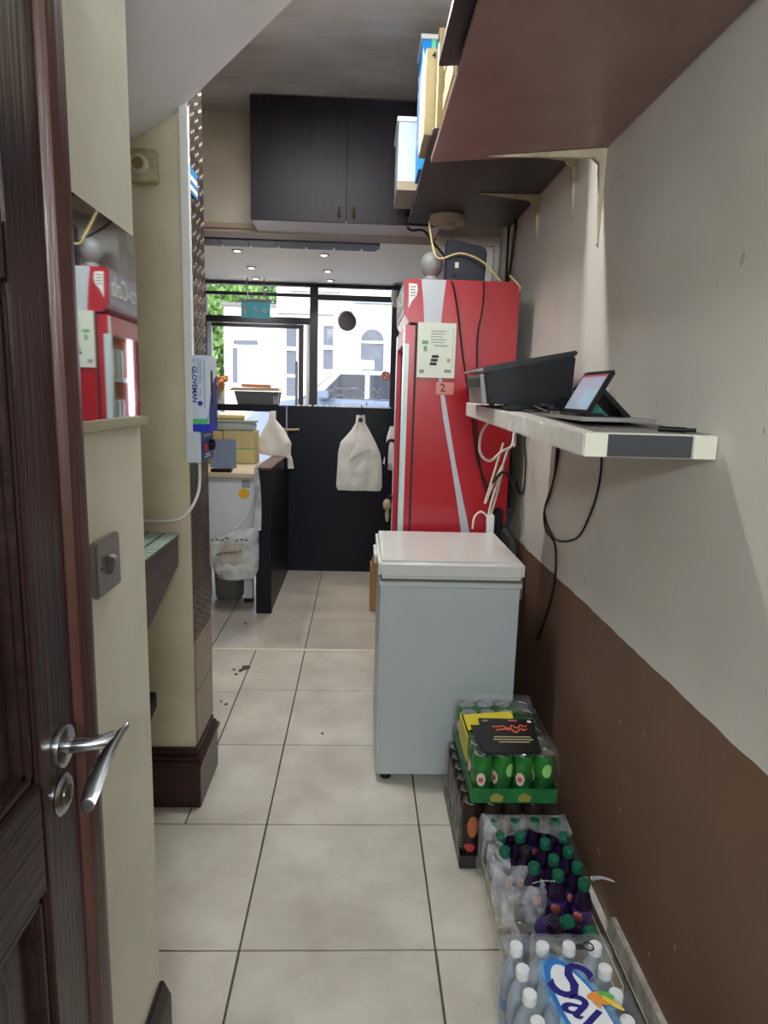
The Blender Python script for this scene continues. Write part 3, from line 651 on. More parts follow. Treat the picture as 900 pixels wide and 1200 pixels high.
tb = thing('tablet_computer', 'small tablet on a black stand facing the corridor', 'tablet', (0.58, 1.7, 1.445))
obj('tray', MB().prism([(0.515, 1.55), (0.70, 1.55), (0.70, 1.86), (0.515, 1.86)], 'z', zt(1.86) + 0.0015, zt(1.86) + 0.011), mat('silver tray', (150, 148, 146), 0.3, metal=0.6), tb, bev=0.003)
zq = zt(1.86) + 0.0115
d1 = V((0.057, 0, 0.108)); up = d1.normalized(); nr = V((-up.z, 0, up.x))   # screen leans back to the wall
def tq(p, h, off): return V((0.541, p, zq + 0.003)) + up * h + nr * off
def tslab(mb, a, b, h0, h1, o0, o1):
    return mb.hexa([tq(a, h0, o0), tq(b, h0, o0), tq(b, h1, o0), tq(a, h1, o0), tq(a, h0, o1), tq(b, h0, o1), tq(b, h1, o1), tq(a, h1, o1)])
obj('case', tslab(MB(), 1.60, 1.80, 0, 0.125, -0.012, 0.0), m_blackpl, tb, bev=0.004)
sc = obj('screen', tslab(MB(), 1.612, 1.788, 0.014, 0.112, 0.0, 0.0006), mat('lit tablet screen', (120, 130, 150), 0.12, emit=(150, 160, 178), estr=0.55), tb)
obj('app_window', tslab(MB(), 1.618, 1.70, 0.02, 0.07, 0.0006, 0.0009), mat('lit app window', (120, 150, 160), 0.12, emit=(128, 166, 186), estr=0.55), sc)
obj('status_bar', tslab(MB(), 1.612, 1.788, 0.106, 0.112, 0.0006, 0.0009), mat('lit status bar', (150, 70, 80), 0.12, emit=(150, 84, 92), estr=0.4), sc)
obj('stand_leg', MB().hexa([(0.655, 1.64, zq), (0.672, 1.64, zq), (0.672, 1.76, zq), (0.655, 1.76, zq), (0.578, 1.64, zq + 0.072), (0.592, 1.64, zq + 0.075), (0.592, 1.76, zq + 0.075), (0.578, 1.76, zq + 0.072)]), m_blackpl, tb, bev=0.002)
obj('stand_foot', MB().box(0.528, 0.60, 1.63, 1.77, zq, zq + 0.006), m_blackpl, tb, bev=0.002)
tag(obj('marker_pen', MB().tube([(0.66, 1.46, zt(1.46) + 0.0075), (0.715, 1.445, zt(1.44) + 0.0075)], 0.006, 10, sub=1).tube([(0.715, 1.445, zt(1.44) + 0.0075), (0.735, 1.44, zt(1.44) + 0.0075)], 0.0042, 10, sub=1), m_blackpl), 'black marker pen near the end of the floating shelf', 'pen')

# cables hanging under the floating shelf
def cable(name, path, r, m, label): return tag(obj(name, MB().tube(path, r, 6, sub=5), m), label, 'cable')
cable('hanging_cable', [(0.735, 2.486, 1.412), (0.752, 2.49, 1.30), (0.753, 2.56, 1.143), (0.753, 2.63, 1.045), (0.753, 2.58, 0.978), (0.754, 2.451, 0.945), (0.754, 2.432, 0.782), (0.754, 2.587, 0.515)], 0.0042, m_cable_b, 'long black cable dangling from the floating shelf over the brown dado')
cable('hanging_cable', [(0.735, 2.03, 1.40), (0.752, 2.037, 1.314), (0.753, 2.051, 1.218), (0.754, 2.109, 1.125), (0.754, 2.208, 1.032), (0.7545, 2.404, 0.976), (0.7545, 2.519, 0.981), (0.746, 2.60, 1.06), (0.744, 2.50, 1.2), (0.738, 2.47, 1.412)], 0.0038, m_cable_b, 'black cable looping between two points under the floating shelf')
cable('hanging_cable', [(0.74, 2.585, 1.43), (0.75, 2.99, 1.334), (0.752, 2.975, 1.2), (0.753, 2.99, 1.081), (0.753, 3.06, 1.06), (0.753, 3.13, 1.10)], 0.0035, m_cable_b, 'short black cable hooking up beside the red fridge')
cable('white_loop_cable', [(0.50, 2.55, 1.418), (0.475, 2.6, 1.36), (0.472, 2.6, 1.285), (0.515, 2.61, 1.25), (0.57, 2.65, 1.285), (0.63, 2.75, 1.30), (0.66, 2.85, 1.35)], 0.0055, m_cable_w, 'white cable looping below the far end of the floating shelf')

# ------------------------------------------------------------------ chest freezer
fz = thing('chest_freezer', 'pale grey chest freezer beside the right wall', 'freezer', (0.355, 2.645, 0.0))
m_fz = mat('pale grey freezer enamel', (178, 186, 191), 0.34, var=0.03, vscale=2, bump=0.02, bscale=5)
obj('body', MB().box(0.088, 0.612, 2.376, 2.915, 0.03, 0.802), m_fz, fz, bev=0.008)
obj('top_rim', MB().box(0.082, 0.618, 2.370, 2.921, 0.796, 0.815), mat('freezer rim', (186, 192, 190), 0.35), fz, bev=0.004)
obj('lid_seal', MB().box(0.092, 0.608, 2.38, 2.911, 0.815, 0.826), mat('grey rubber seal', (96, 98, 98), 0.7), fz)
ldm = mat('freezer lid', (206, 206, 202), 0.3, var=0.03, vscale=3, coat=0.1)
lid = obj('lid', MB().box(0.078, 0.625, 2.366, 2.925, 0.826, 0.896), ldm, fz, bev=0.014, seg=3)
obj('lid_handle', MB().box(0.066, 0.08, 2.55, 2.74, 0.835, 0.875), ldm, lid, bev=0.005)
for x, y in ((0.13, 2.42), (0.57, 2.42), (0.13, 2.87), (0.57, 2.87)): obj('foot', MB().lathe((x, y, 0.0), [(0.022, 0), (0.022, 0.02), (0.014, 0.032)], 14), m_black, fz)
for zz in (0.845,):
    for yy in (2.45, 2.84): obj('hinge', MB().box(0.612, 0.632, yy - 0.03, yy + 0.03, 0.74, 0.88), m_steel, fz, bev=0.003)

# ------------------------------------------------------------------ red drinks fridge
FR = thing('drinks_fridge', 'tall red drinks fridge with glass door facing left and white ribbon on its side', 'fridge', (0.44, 3.31, 0.0))
m_red = mat('red fridge enamel', (166, 19, 37), 0.3, var=0.04, vscale=2, coat=0.2)
m_redd = mat('red fridge door', (172, 18, 36), 0.28)
m_fin = mat('white fridge liner', (226, 230, 232), 0.4)
obj('near_side', MB().box(0.242, 0.684, 3.0, 3.035, 0.03, 1.995), m_red, FR, bev=0.003)
obj('far_side', MB().box(0.242, 0.684, 3.585, 3.62, 0.03, 1.995), m_red, FR)
obj('back_panel', MB().box(0.65, 0.684, 3.035, 3.585, 0.03, 1.995), m_fin, FR)
obj('top_panel', MB().box(0.242, 0.65, 3.035, 3.585, 1.79, 1.995), m_red, FR)
obj('base_panel', MB().box(0.242, 0.65, 3.035, 3.585, 0.03, 0.18), m_fin, FR)
for x, y in ((0.29, 3.05), (0.63, 3.05), (0.29, 3.57), (0.63, 3.57)): obj('foot', MB().cyl((x, y, 0), 0.02, 0.032, 12), m_black, FR)
obj('gasket', MB().box(0.232, 0.242, 3.004, 3.045, 0.16, 1.81).box(0.232, 0.242, 3.575, 3.616, 0.16, 1.81).box(0.232, 0.242, 3.045, 3.575, 0.16, 0.21).box(0.232, 0.242, 3.045, 3.575, 1.73, 1.81), m_black, FR)
hdr = obj('header', MB().prism([(0.242, 1.81), (0.205, 1.81), (0.183, 1.84), (0.178, 1.99), (0.242, 1.995)], 'y', 3.0, 3.62), m_red, FR, bev=0.003)
obj('header_sign', MB().hexa([(0.1815, 3.015, 1.845), (0.1815, 3.605, 1.845), (0.1765, 3.605, 1.985), (0.1765, 3.015, 1.985), (0.1795, 3.015, 1.845), (0.1795, 3.605, 1.845), (0.1745, 3.605, 1.985), (0.1745, 3.015, 1.985)]), mat('lit header sign', (128, 116, 130), 0.3, emit=(120, 108, 126), estr=0.3), hdr)
text('lettering', 'Coca-Cola', 0.125, (0.1755, 3.31, 1.92), (0, -1, 0), (0, 0, 1), m_paper, hdr, shear=0.25, bold=0.001)
dm = MB()
dm.box(0.185, 0.232, 3.002, 3.05, 0.16, 1.80); dm.box(0.185, 0.232, 3.57, 3.618, 0.16, 1.80); dm.box(0.185, 0.232, 3.05, 3.57, 0.16, 0.22); dm.box(0.185, 0.232, 3.05, 3.57, 1.72, 1.80)
door = obj('door', dm, m_redd, FR, bev=0.003)
obj('door_glass', MB().box(0.205, 0.212, 3.05, 3.57, 0.22, 1.72), pane_mat('fridge door glass', 0.12, (225, 232, 235)), door)
inner = MB()
inner.box(0.181, 0.1855, 3.004, 3.022, 0.165, 1.795); inner.box(0.181, 0.1855, 3.604, 3.616, 0.165, 1.795)
obj('silver_edge', inner, mat('pale edge strip', (196, 216, 216), 0.25, metal=0.3), door)
obj('door_handle', MB().tube([(0.185, 3.59, 1.25), (0.15, 3.59, 1.24), (0.145, 3.59, 1.1), (0.15, 3.59, 0.96), (0.185, 3.59, 0.95)], 0.009, 8), m_blackpl, door)
obj('kick_plate', MB().box(0.20, 0.242, 3.004, 3.616, 0.03, 0.155), m_black, FR)
obj('near_edge_strip', MB().box(0.1855, 0.206, 3.0, 3.0025, 0.165, 1.72), mat('pale teal edge', (186, 206, 206), 0.3), door)
led = obj('light_strip', MB().box(0.26, 0.275, 3.036, 3.05, 0.2, 1.78), mat('fridge led strip', (255, 255, 255), 0.4, emit=(240, 246, 255), estr=14.0), FR)
obj('light_strip', MB().box(0.26, 0.275, 3.57, 3.584, 0.2, 1.78), MATS['fridge led strip'], FR)
SH = [0.2, 0.47, 0.74, 1.01, 1.28, 1.53]
for z in SH[1:]:
    s_ = MB()
    for i in range(15): s_.box(0.28, 0.64, 3.045 + i * 0.0375, 3.049 + i * 0.0375, z - 0.006, z)
    s_.box(0.276, 0.282, 3.04, 3.58, z - 0.012, z + 0.012); s_.box(0.636, 0.642, 3.04, 3.58, z - 0.012, z)
    obj('wire_shelf', s_, m_fin, FR)
# drinks inside
m_lid = mat('can lid aluminium', (190, 192, 194), 0.25, metal=1.0)
def can_mesh(c, r, h, n=14): return MB().lathe(c, [(r * 0.8, 0), (r, 0.008), (r, h - 0.014), (r * 0.84, h - 0.002), (r * 0.84, h)], n)
proto = None; KIND = [('silver white can', (214, 216, 218)), ('red can', (190, 24, 34)), ('pale yellow can', (226, 214, 140)), ('pale green can', (190, 215, 175)), ('white can', (232, 232, 228)), ('cream can', (228, 222, 205))]
ORD = ['bottom', 'second', 'third', 'fourth', 'fifth', 'top']
for si, z in enumerate(SH):
    nm, cc = KIND[si % len(KIND)]
    cz = z + (0.001 if si else -0.018)
    cn = thing('drink_can', 'nearest ' + nm + ' on the ' + ORD[si] + ' fridge shelf', 'can', (0.32, 3.10, cz), 'cans on the ' + ORD[si] + ' fridge shelf')
    obj('body', can_mesh((0.32, 3.10, cz), 0.033, 0.15), mat(nm, cc, 0.3, metal=0.3), cn)
    obj('lid', MB().lathe((0.32, 3.10, cz + 0.15), [(0.027, 0), (0.025, 0.001)], 12), m_lid, cn)
    for i in range(1, 7): dup(cn, loc=(0.32, 3.10 + i * 0.07, cz), label=('', 'second', 'third', 'fourth', 'fifth', 'sixth', 'farthest')[i] + ' ' + nm + ' from the near side on the ' + ORD[si] + ' fridge shelf')

# graphics on the fridge side
rib = MB()
ctl = [(1.993, 0.25, 0.358), (1.90, 0.262, 0.349), (1.815, 0.269, 0.343), (1.70, 0.302, 0.344), (1.568, 0.343, 0.358), (1.40, 0.370, 0.394), (1.20, 0.415, 0.436), (1.0, 0.455, 0.486), (0.885, 0.476, 0.515), (0.60, 0.53, 0.60), (0.30, 0.57, 0.68), (0.05, 0.58, 0.682)]
vs = []
for z, a, b in ctl: vs += [V((a, 2.9992, z)), V((b, 2.9992, z))]
rib.add(vs, [(2 * i, 2 * i + 1, 2 * i + 3, 2 * i + 2) for i in range(len(ctl) - 1)])
obj('white_ribbon', rib, mat('grey white ribbon print', (178, 184, 190), 0.4), FR, fixn=False)
bub = [(0.196, 1.975), (0.232, 1.972), (0.236, 1.95), (0.232, 1.925), (0.212, 1.90), (0.198, 1.868)]
obj('bubble_sticker', MB().prism(bub, 'y', 2.9975, 2.9995), mat('white sticker', (216, 218, 218), 0.5), FR)
for k_ in range(4): obj('sticker_print', MB().box(0.203, 0.228 - 0.003 * (k_ % 2), 2.9968, 2.9976, 1.958 - k_ * 0.012, 1.962 - k_ * 0.012), mat('grey print', (110, 120, 120), 0.6), FR)
sh = thing('paper_notice', 'white printed notice taped to the side of the red fridge', 'paper', (0.326, 2.998, 1.575))
obj('sheet', MB().box(0.243, 0.411, 2.9935, 2.9985, 1.576, 1.812), mat('notice paper', (206, 212, 200), 0.5, var=0.03), sh)
m_gp = mat('faint grey print', (130, 136, 128), 0.7); m_grn = mat('faint green print', (120, 160, 110), 0.7); m_br = mat('brown print', (176, 140, 110), 0.7)
def pr_box(x0, x1, z0, z1, m): obj('print', MB().box(x0, x1, 2.9929, 2.9937, z0, z1), m, sh)
obj('print_script', MB().tube([(0.315 + 0.06 * i / 11, 2.9935, 1.715 + 0.004 * math.sin(i * 2.3)) for i in range(12)], 0.0016, 5, sub=3), m_gp, sh)
for k_ in range(5): pr_box(0.30, 0.37 - 0.01 * (k_ % 3), 1.775 - k_ * 0.012, 1.778 - k_ * 0.012, m_gp)
pr_box(0.262, 0.29, 1.72, 1.735, m_grn); pr_box(0.27, 0.285, 1.69, 1.712, m_grn)
for k_ in range(3): pr_box(0.30 + 0.004 * k_, 0.33 + 0.004 * k_, 1.63 + 0.016 * k_, 1.642 + 0.016 * k_, m_ink)
pr_box(0.375, 0.39, 1.645, 1.66, m_br); pr_box(0.365, 0.395, 1.60, 1.612, m_gp); pr_box(0.255, 0.275, 1.595, 1.61, m_gp)
for k_ in range(16): pr_box(0.398, 0.401, 1.62 + k_ * 0.011, 1.626 + k_ * 0.011, m_gp)
tl2 = thing('tape_label', 'brown tape label numbered 2 on the red fridge', 'label', (0.372, 2.998, 1.503))
obj('tape', MB().box(0.333, 0.412, 2.9975, 2.999, 1.503, 1.558), mat('brown tape', (196, 120, 108), 0.4), tl2)
text('number', '2', 0.05, (0.362, 2.9968, 1.532), (1, 0, 0), (0, 0, 1), m_ink, tl2)

# things on top of the fridge
tag(obj('ball_ornament', MB().lathe((0.312, 3.2, 1.996), [(0.05, 0), (0.05, 0.012), (0.035, 0.03), (0.03, 0.042), (0.04, 0.055), (0.05, 0.075), (0.054, 0.098), (0.049, 0.122), (0.034, 0.14), (0.012, 0.15)], 24), mat('grey ball plastic', (128, 132, 134), 0.45)), 'grey round ball ornament on top of the red fridge', 'ornament')
rt = thing('wifi_router', 'black router standing on top of the red fridge', 'router', (0.46, 3.2, 1.996))
obj('body', MB().prism([(0.37, 1.9965), (0.555, 1.9965), (0.562, 2.155), (0.55, 2.172), (0.385, 2.205), (0.37, 2.195)], 'y', 3.17, 3.235), mat('navy black plastic', (24, 28, 44), 0.4), rt, bev=0.012, seg=3)
obj('label', MB().box(0.415, 0.432, 3.1685, 3.1705, 2.075, 2.10), m_paper, rt)
obj('port', MB().box(0.405, 0.425, 3.167, 3.171, 2.03, 2.05), m_black, rt)
cable('yellow_cable', [(0.30, 3.3, 2.30), (0.31, 3.14, 2.15), (0.34, 3.12, 2.103), (0.43, 3.10, 2.125), (0.528, 3.07, 2.085), (0.61, 3.05, 2.0), (0.66, 3.04, 1.955), (0.68, 2.99, 1.97), (0.63, 2.99, 2.02)], 0.0045, m_cable_y, 'yellowed network cable draped from the router over the fridge corner')
cable('shelf_cable', [(0.20, 3.475, 2.50), (0.215, 3.66, 2.40), (0.235, 3.66, 2.345), (0.30, 3.58, 2.325), (0.34, 3.45, 2.24), (0.375, 3.25, 2.14)], 0.006, m_cable_b, 'black cable from the dark shelf down to the router')
cable('fridge_cable', [(0.37, 3.16, 2.004), (0.382, 2.994, 1.985), (0.41, 2.99, 1.879), (0.447, 2.99, 1.663), (0.492, 2.99, 1.441), (0.535, 2.99, 1.213), (0.60, 2.985, 1.06), (0.63, 2.97, 0.93)], 0.004, m_cable_b, 'thin black cable trailing diagonally down the red fridge side')
cable('fridge_cable', [(0.519, 3.16, 2.004), (0.521, 2.994, 1.985), (0.522, 2.99, 1.883), (0.506, 2.99, 1.75), (0.517, 2.99, 1.517), (0.52, 2.99, 1.366), (0.56, 2.99, 1.135), (0.62, 2.98, 1.0)], 0.0038, m_cable_b, 'thin black cable hanging straight down the right of the fridge side')
cable('power_lead', [(0.75, 3.55, 2.44), (0.748, 3.47, 2.35), (0.747, 3.48, 2.28), (0.747, 3.53, 2.15), (0.747, 3.60, 2.0), (0.735, 3.52, 1.7), (0.72, 3.3, 1.4), (0.71, 3.1, 1.2), (0.70, 3.0, 1.0)], 0.0075, m_cable_b, 'thick black cable down the wall behind the fridge')
cable('power_lead', [(0.745, 3.62, 2.44), (0.742, 3.60, 2.2), (0.738, 3.56, 2.0), (0.725, 3.4, 1.7), (0.715, 3.2, 1.4), (0.70, 3.06, 1.1)], 0.007, m_cable_b, 'second black cable close beside the thick one on the wall')
cable('white_cable', [(0.75, 3.63, 2.04), (0.745, 3.61, 1.8), (0.74, 3.58, 1.7), (0.735, 3.4, 1.5), (0.72, 3.1, 1.35), (0.70, 3.0, 1.28)], 0.006, m_cable_w, 'white cable running down the wall right of the fridge')
tag(obj('pipe_conduit', MB().tube([(0.42, 3.86, 2.345), (0.60, 3.86, 2.345), (0.72, 3.86, 2.34), (0.735, 3.86, 2.32), (0.735, 3.86, 2.2), (0.735, 3.86, 1.5)], 0.018, 10, sub=3), mat('white conduit', (204, 202, 192), 0.5)), 'white elbow conduit on the pier behind the fridge', 'conduit')
cable('coiled_cable', [(0.64, 2.955, 1.30), (0.60, 2.955, 1.14), (0.572, 2.955, 1.022), (0.60, 2.955, 1.10), (0.645, 2.955, 1.20), (0.62, 2.955, 1.05), (0.59, 2.955, 0.93)], 0.0055, m_cable_w, 'white cable twisted beside the foot of the fridge')
cable('coiled_cable', [(0.66, 2.95, 1.27), (0.63, 2.95, 1.15), (0.60, 2.95, 1.03), (0.585, 2.95, 0.93)], 0.0055, m_cable_w, 'straight white cable beside the fridge corner')
cable('coiled_cable', [(0.60, 2.945, 1.12), (0.645, 2.945, 1.17), (0.69, 2.945, 1.12), (0.70, 2.945, 1.03), (0.685, 2.945, 0.95), (0.66, 2.945, 0.90)], 0.007, m_cable_b, 'black cable arching over the adapters by the wall')
cable('coiled_cable', [(0.52, 2.948, 0.905), (0.527, 2.95, 0.96), (0.555, 2.95, 0.985), (0.585, 2.95, 0.96), (0.592, 2.95, 0.91)], 0.005, m_cable_w, 'small white loop of cable on the freezer back edge')
tag(obj('power_adapter', MB().box(0.622, 0.655, 2.93, 2.985, 0.87, 1.0), m_blackpl, bev=0.006), 'black power adapter hanging behind the freezer', 'adapter')
tag(obj('white_plug', MB().box(0.585, 0.617, 2.935, 2.98, 0.85, 0.975), m_plwhite, bev=0.006), 'white plug hanging behind the freezer', 'plug')
tag(obj('gap_shade', MB().tube([(0.66, 2.965, 0.90), (0.69, 2.9, 0.84), (0.70, 2.86, 0.7), (0.70, 2.84, 0.5), (0.70, 2.84, 0.05)], 0.03, 8), mat('black gap shade', (22, 22, 24), 0.6, bump=0.4, bscale=50)), 'dark tube standing in for the shaded gap by the wall', 'cable')  # black tube added in place of the shaded gap beside the wall

# ------------------------------------------------------------------ drink packs on the floor
def can_pack(root, x0, y0, z0, nx, ny, r, h, body_m, prints, pitch, nm='can'):
    first = obj(nm, can_mesh((x0, y0, z0), r, h, 16), body_m, root)
    obj('lid', MB().lathe((x0, y0, z0 + h), [(r * 0.84, 0.0), (r * 0.84, 0.003), (r * 0.76, 0.003), (r * 0.74, 0.0005), (r * 0.2, 0.0008)], 16).box(x0 - 0.005, x0 + 0.005, y0 - 0.014, y0 + 0.008, z0 + h + 0.001, z0 + h + 0.0025), m_lid, first)
    for (pm, za, zb_, a0, a1) in prints:
        q = MB(); n = 7; vs = []
        for i in range(n + 1):
            t = a0 + (a1 - a0) * i / n; zz = math.sqrt(max(0.02, 1 - (2 * i / n - 1) ** 2)); zm = (za + zb_) / 2; hh = (zb_ - za) / 2 * zz
            p = V((x0 + (r + 0.0006) * math.cos(t), y0 + (r + 0.0006) * math.sin(t), 0)); vs += [p + V((0, 0, z0 + zm - hh)), p + V((0, 0, z0 + zm + hh))]
        q.add(vs, [(2 * i, 2 * i + 2, 2 * i + 3, 2 * i + 1) for i in range(n)]); obj('print', q, pm, first)
    cx, cy = root.location.x, root.location.y
    for i in range(nx):
        for j in range(ny):
            if i == 0 and j == 0: continue
            c = dup(first, parent=root); a = random.uniform(-1.5, 1.5)
            # rotate about the can's own axis, then shift
            c.matrix_local = Matrix.Translation((x0 - cx + i * pitch, y0 - cy + j * pitch, 0)) @ Matrix.Rotation(a, 4, 'Z') @ Matrix.Translation((-(x0 - cx), -(y0 - cy), 0))
    return first

dk = thing('dark_can_pack', 'tall shrink wrapped tray of black drink cans under the green ones', 'can pack', (0.49, 2.1, 0.0))
m_dkcan = mat('black brown can', (34, 29, 30), 0.28, metal=0.3, col2=(58, 40, 34), vscale=24)
can_pack(dk, 0.386, 1.931, 0.008, 4, 6, 0.0325, 0.212, m_dkcan,
         [(mat('orange can art', (168, 96, 58), 0.35), 0.10, 0.175, -2.1, -1.0), (mat('red can badge', (176, 52, 60), 0.35), 0.05, 0.078, -2.3, -1.2)], 0.066)
obj('tray', MB().box(0.350, 0.622, 1.896, 2.298, 0.0, 0.008).box(0.350, 0.622, 1.895, 1.8975, 0.0, 0.045).box(0.350, 0.3525, 1.896, 2.298, 0.0, 0.045), mat('black card tray', (44, 42, 44), 0.6), dk)
fmb = MB(); nj, ni = 18, 8
for j in range(nj + 1):
    for i in range(ni + 1):
        y = 1.892 + 0.408 * j / nj; z = 0.226 - 0.224 * i / ni
        fmb.v.append(V((0.3465 - 0.004 * abs(noise.noise(V((y * 22, z * 14, 1)))), y, z)))
for j in range(nj):
    for i in range(ni): a = j * (ni + 1) + i; fmb.f.append((a, a + 1, a + ni + 2, a + ni + 1)); fmb.m.append(0)
obj('film', fmb, M_FILM, dk)

gp = thing('green_can_pack', 'shrink wrapped tray of green drink cans beside the freezer', 'can pack', (0.52, 2.1, 0.232))
m_gcan = mat('green can print', (66, 150, 70), 0.28, metal=0.35, col2=(24, 84, 40), vscale=20)
can_pack(gp, 0.412, 1.934, 0.237, 4, 6, 0.0325, 0.148, m_gcan,
         [(mat('pink white can badge', (214, 190, 180), 0.35), 0.05, 0.095, -2.25, -1.35), (mat('red can lettering', (176, 50, 66), 0.35), 0.062, 0.08, -2.05, -1.55), (mat('pale green can flash', (150, 206, 120), 0.35), 0.08, 0.125, -0.6, 0.4), (MATS['pink white can badge'], 0.05, 0.095, 2.4, 3.3)], 0.0662)
m_gtray = mat('green card tray', (38, 120, 62), 0.45, col2=(26, 92, 48), vscale=16)
tr = MB(); tr.box(0.376, 0.650, 1.898, 2.302, 0.2325, 0.237); tr.box(0.376, 0.650, 1.8965, 1.8995, 0.2325, 0.282); tr.box(0.376, 0.379, 1.898, 2.302, 0.2325, 0.282); tr.box(0.647, 0.650, 1.898, 2.302, 0.2325, 0.282)
gt_ = obj('tray', tr, m_gtray, gp)
for xx in (0.455, 0.545): obj('tray_print', MB().prism([(xx - 0.018, 0.238), (xx + 0.02, 0.238), (xx + 0.024, 0.255), (xx, 0.268), (xx - 0.02, 0.256)], 'y', 1.8958, 1.8966), mat('ochre tray print', (150, 140, 70), 0.5), gt_)
obj('yellow_card', MB().hexa([(0.385, 2.06, 0.3905), (0.56, 2.15, 0.3905), (0.56, 2.20, 0.3905), (0.385, 2.17, 0.3905), (0.385, 2.06, 0.393), (0.56, 2.15, 0.393), (0.56, 2.20, 0.393), (0.385, 2.17, 0.393)]), mat('yellow print', (206, 188, 44), 0.5), gp)
obj('yellow_side', MB().box(0.376, 0.379, 2.02, 2.19, 0.30, 0.39), MATS['yellow print'], gp)
fmb = MB(); nj, ni = 20, 16
for j in range(nj + 1):
    for i in range(ni + 1):
        t = i / ni; y = 1.897 + 0.408 * j / nj
        if t < 0.3: x = 0.374; z = 0.285 + (0.392 - 0.285) * t / 0.3
        elif t < 0.75: x = 0.374 + (0.652 - 0.374) * (t - 0.3) / 0.45; z = 0.396
        else: x = 0.652; z = 0.392 - 0.107 * (t - 0.75) / 0.25
        nn = noise.noise(V((x * 25, y * 25, z * 25)))
        fmb.v.append(V((x + (0.002 * nn if t < 0.3 or t > 0.75 else 0), y, z + 0.004 * nn * (0.3 <= t <= 0.75) + (0.012 * max(0, (j - 17) / 3)))))
for j in range(nj):
    for i in range(ni):
        if 6 <= j <= 13 and 5 <= i <= 11: continue
        a = j * (ni + 1) + i; fmb.f.append((a, a + 1, a + ni + 2, a + ni + 1)); fmb.m.append(0)
obj('film', fmb, film_mat('thin shrink film', amount=0.055), gp)
cs = thing('black_flyer', 'black printed flyers lying on the green can pack', 'flyer', (0.5, 1.99, 0.4))
obj('sheet', MB().hexa([(0.409, 1.9, 0.4025), (0.592, 1.905, 0.4025), (0.618, 2.12, 0.4025), (0.43, 2.125, 0.4025), (0.409, 1.9, 0.404), (0.592, 1.905, 0.404), (0.618, 2.12, 0.404), (0.43, 2.125, 0.404)]), mat('black gloss paper', (26, 23, 24), 0.35), cs)
obj('under_sheet', MB().hexa([(0.40, 1.93, 0.4005), (0.50, 1.92, 0.4005), (0.50, 2.08, 0.4005), (0.395, 2.08, 0.4005), (0.40, 1.93, 0.4018), (0.50, 1.92, 0.4018), (0.50, 2.08, 0.4018), (0.395, 2.08, 0.4018)]), MATS['black gloss paper'], cs)
m_or = mat('orange print', (206, 92, 60), 0.5); m_tan = mat('tan print', (190, 176, 140), 0.5)
def squiggle(x0, x1, y, amp, n, r, z, seed):
    random.seed(seed)
    return MB().tube([(x0 + (x1 - x0) * i / n, y + amp * (random.random() - 0.5) * 2, z) for i in range(n + 1)], r, 5, sub=3)
obj('print_script', squiggle(0.465, 0.585, 2.066, 0.012, 12, 0.0032, 0.4035, 3), m_or, cs)
obj('print_script', squiggle(0.475, 0.58, 2.038, 0.014, 10, 0.0036, 0.4035, 5), m_or, cs)
random.seed(11)
for k_, w_ in enumerate((0.12, 0.13, 0.10)): obj('print_line', MB().box(0.52 - w_ / 2, 0.52 + w_ / 2, 1.995 - k_ * 0.016, 2.0 - k_ * 0.016, 0.404, 0.4046), m_tan, cs)
obj('print_mark', MB().box(0.595, 0.608, 2.095, 2.108, 0.404, 0.4046), m_paper, cs); obj('print_mark', MB().box(0.44, 0.46, 2.10, 2.112, 0.404, 0.4046), m_gp, cs); obj('print_mark', MB().box(0.53, 0.56, 2.103, 2.112, 0.404, 0.4046), mat('pink print', (196, 96, 110), 0.5), cs)

# juice bottles in a torn film pack
jp = thing('juice_bottle_pack', 'torn film pack of purple juice bottles with green caps', 'bottle pack', (0.55, 1.65, 0.0))
m_juice = mat('purple juice bottle', (44, 26, 62), 0.2, col2=(26, 15, 32), vscale=18, coat=0.3)
m_gcap = mat('green bottle cap', (20, 88, 66), 0.35); m_plab = mat('purple label', (86, 60, 136), 0.4, col2=(58, 36, 100), vscale=20)
m_plab2 = mat('pink label spot', (206, 120, 112), 0.4)
fx, fy = 0.449, 1.865
b0 = obj('bottle', MB().lathe((fx, fy, 0.012), [(0.022, 0), (0.027, 0.006), (0.0275, 0.05), (0.025, 0.07), (0.0275, 0.09), (0.0275, 0.12), (0.02, 0.145), (0.0135, 0.158), (0.0135, 0.168)], 14), m_juice, jp)
obj('cap', MB().lathe((fx, fy, 0.176), [(0.0165, 0), (0.0168, 0.02), (0.0145, 0.0235)], 14), m_gcap, b0)
obj('label', MB().lathe((fx, fy, 0.018), [(0.0279, 0.03), (0.0279, 0.045), (0.0258, 0.065), (0.0281, 0.085), (0.0281, 0.105)], 14, caps=False), m_plab, b0)
obj('label_spot', MB().lathe((fx + 0.0, fy - 0.0279, 0.105), [(0.014, 0), (0.012, 0.0012)], 10, (0, -1, 0.1)), m_plab2, b0)
spots = [(0.512, 1.865), (0.575, 1.868), (0.640, 1.865), (0.452, 1.80), (0.512, 1.80), (0.645, 1.80), (0.512, 1.735), (0.58, 1.77), (0.640, 1.735), (0.585, 1.70), (0.645, 1.67), (0.58, 1.638), (0.642, 1.605), (0.45, 1.735), (0.52, 1.668)]
NOCAP = {(0.512, 1.735), (0.452, 1.735)}
for (x, y) in spots:
    c = dup(b0, parent=jp)
    if (x, y) in NOCAP:
        for k_ in kids(c):
            if k_.name.startswith('cap'): k_.data = k_.data.copy(); k_.data.materials.clear(); k_.data.materials.append(m_black)
    cx, cy = 0.55, 1.65; a = random.uniform(-0.8, 0.8)
    sink = -0.0 if y > 1.62 else -0.0
    c.matrix_local = Matrix.Translation((x - cx, y - cy, sink)) @ Matrix.Rotation(a, 4, 'Z') @ Matrix.Translation((-(fx - cx), -(fy - cy), 0))
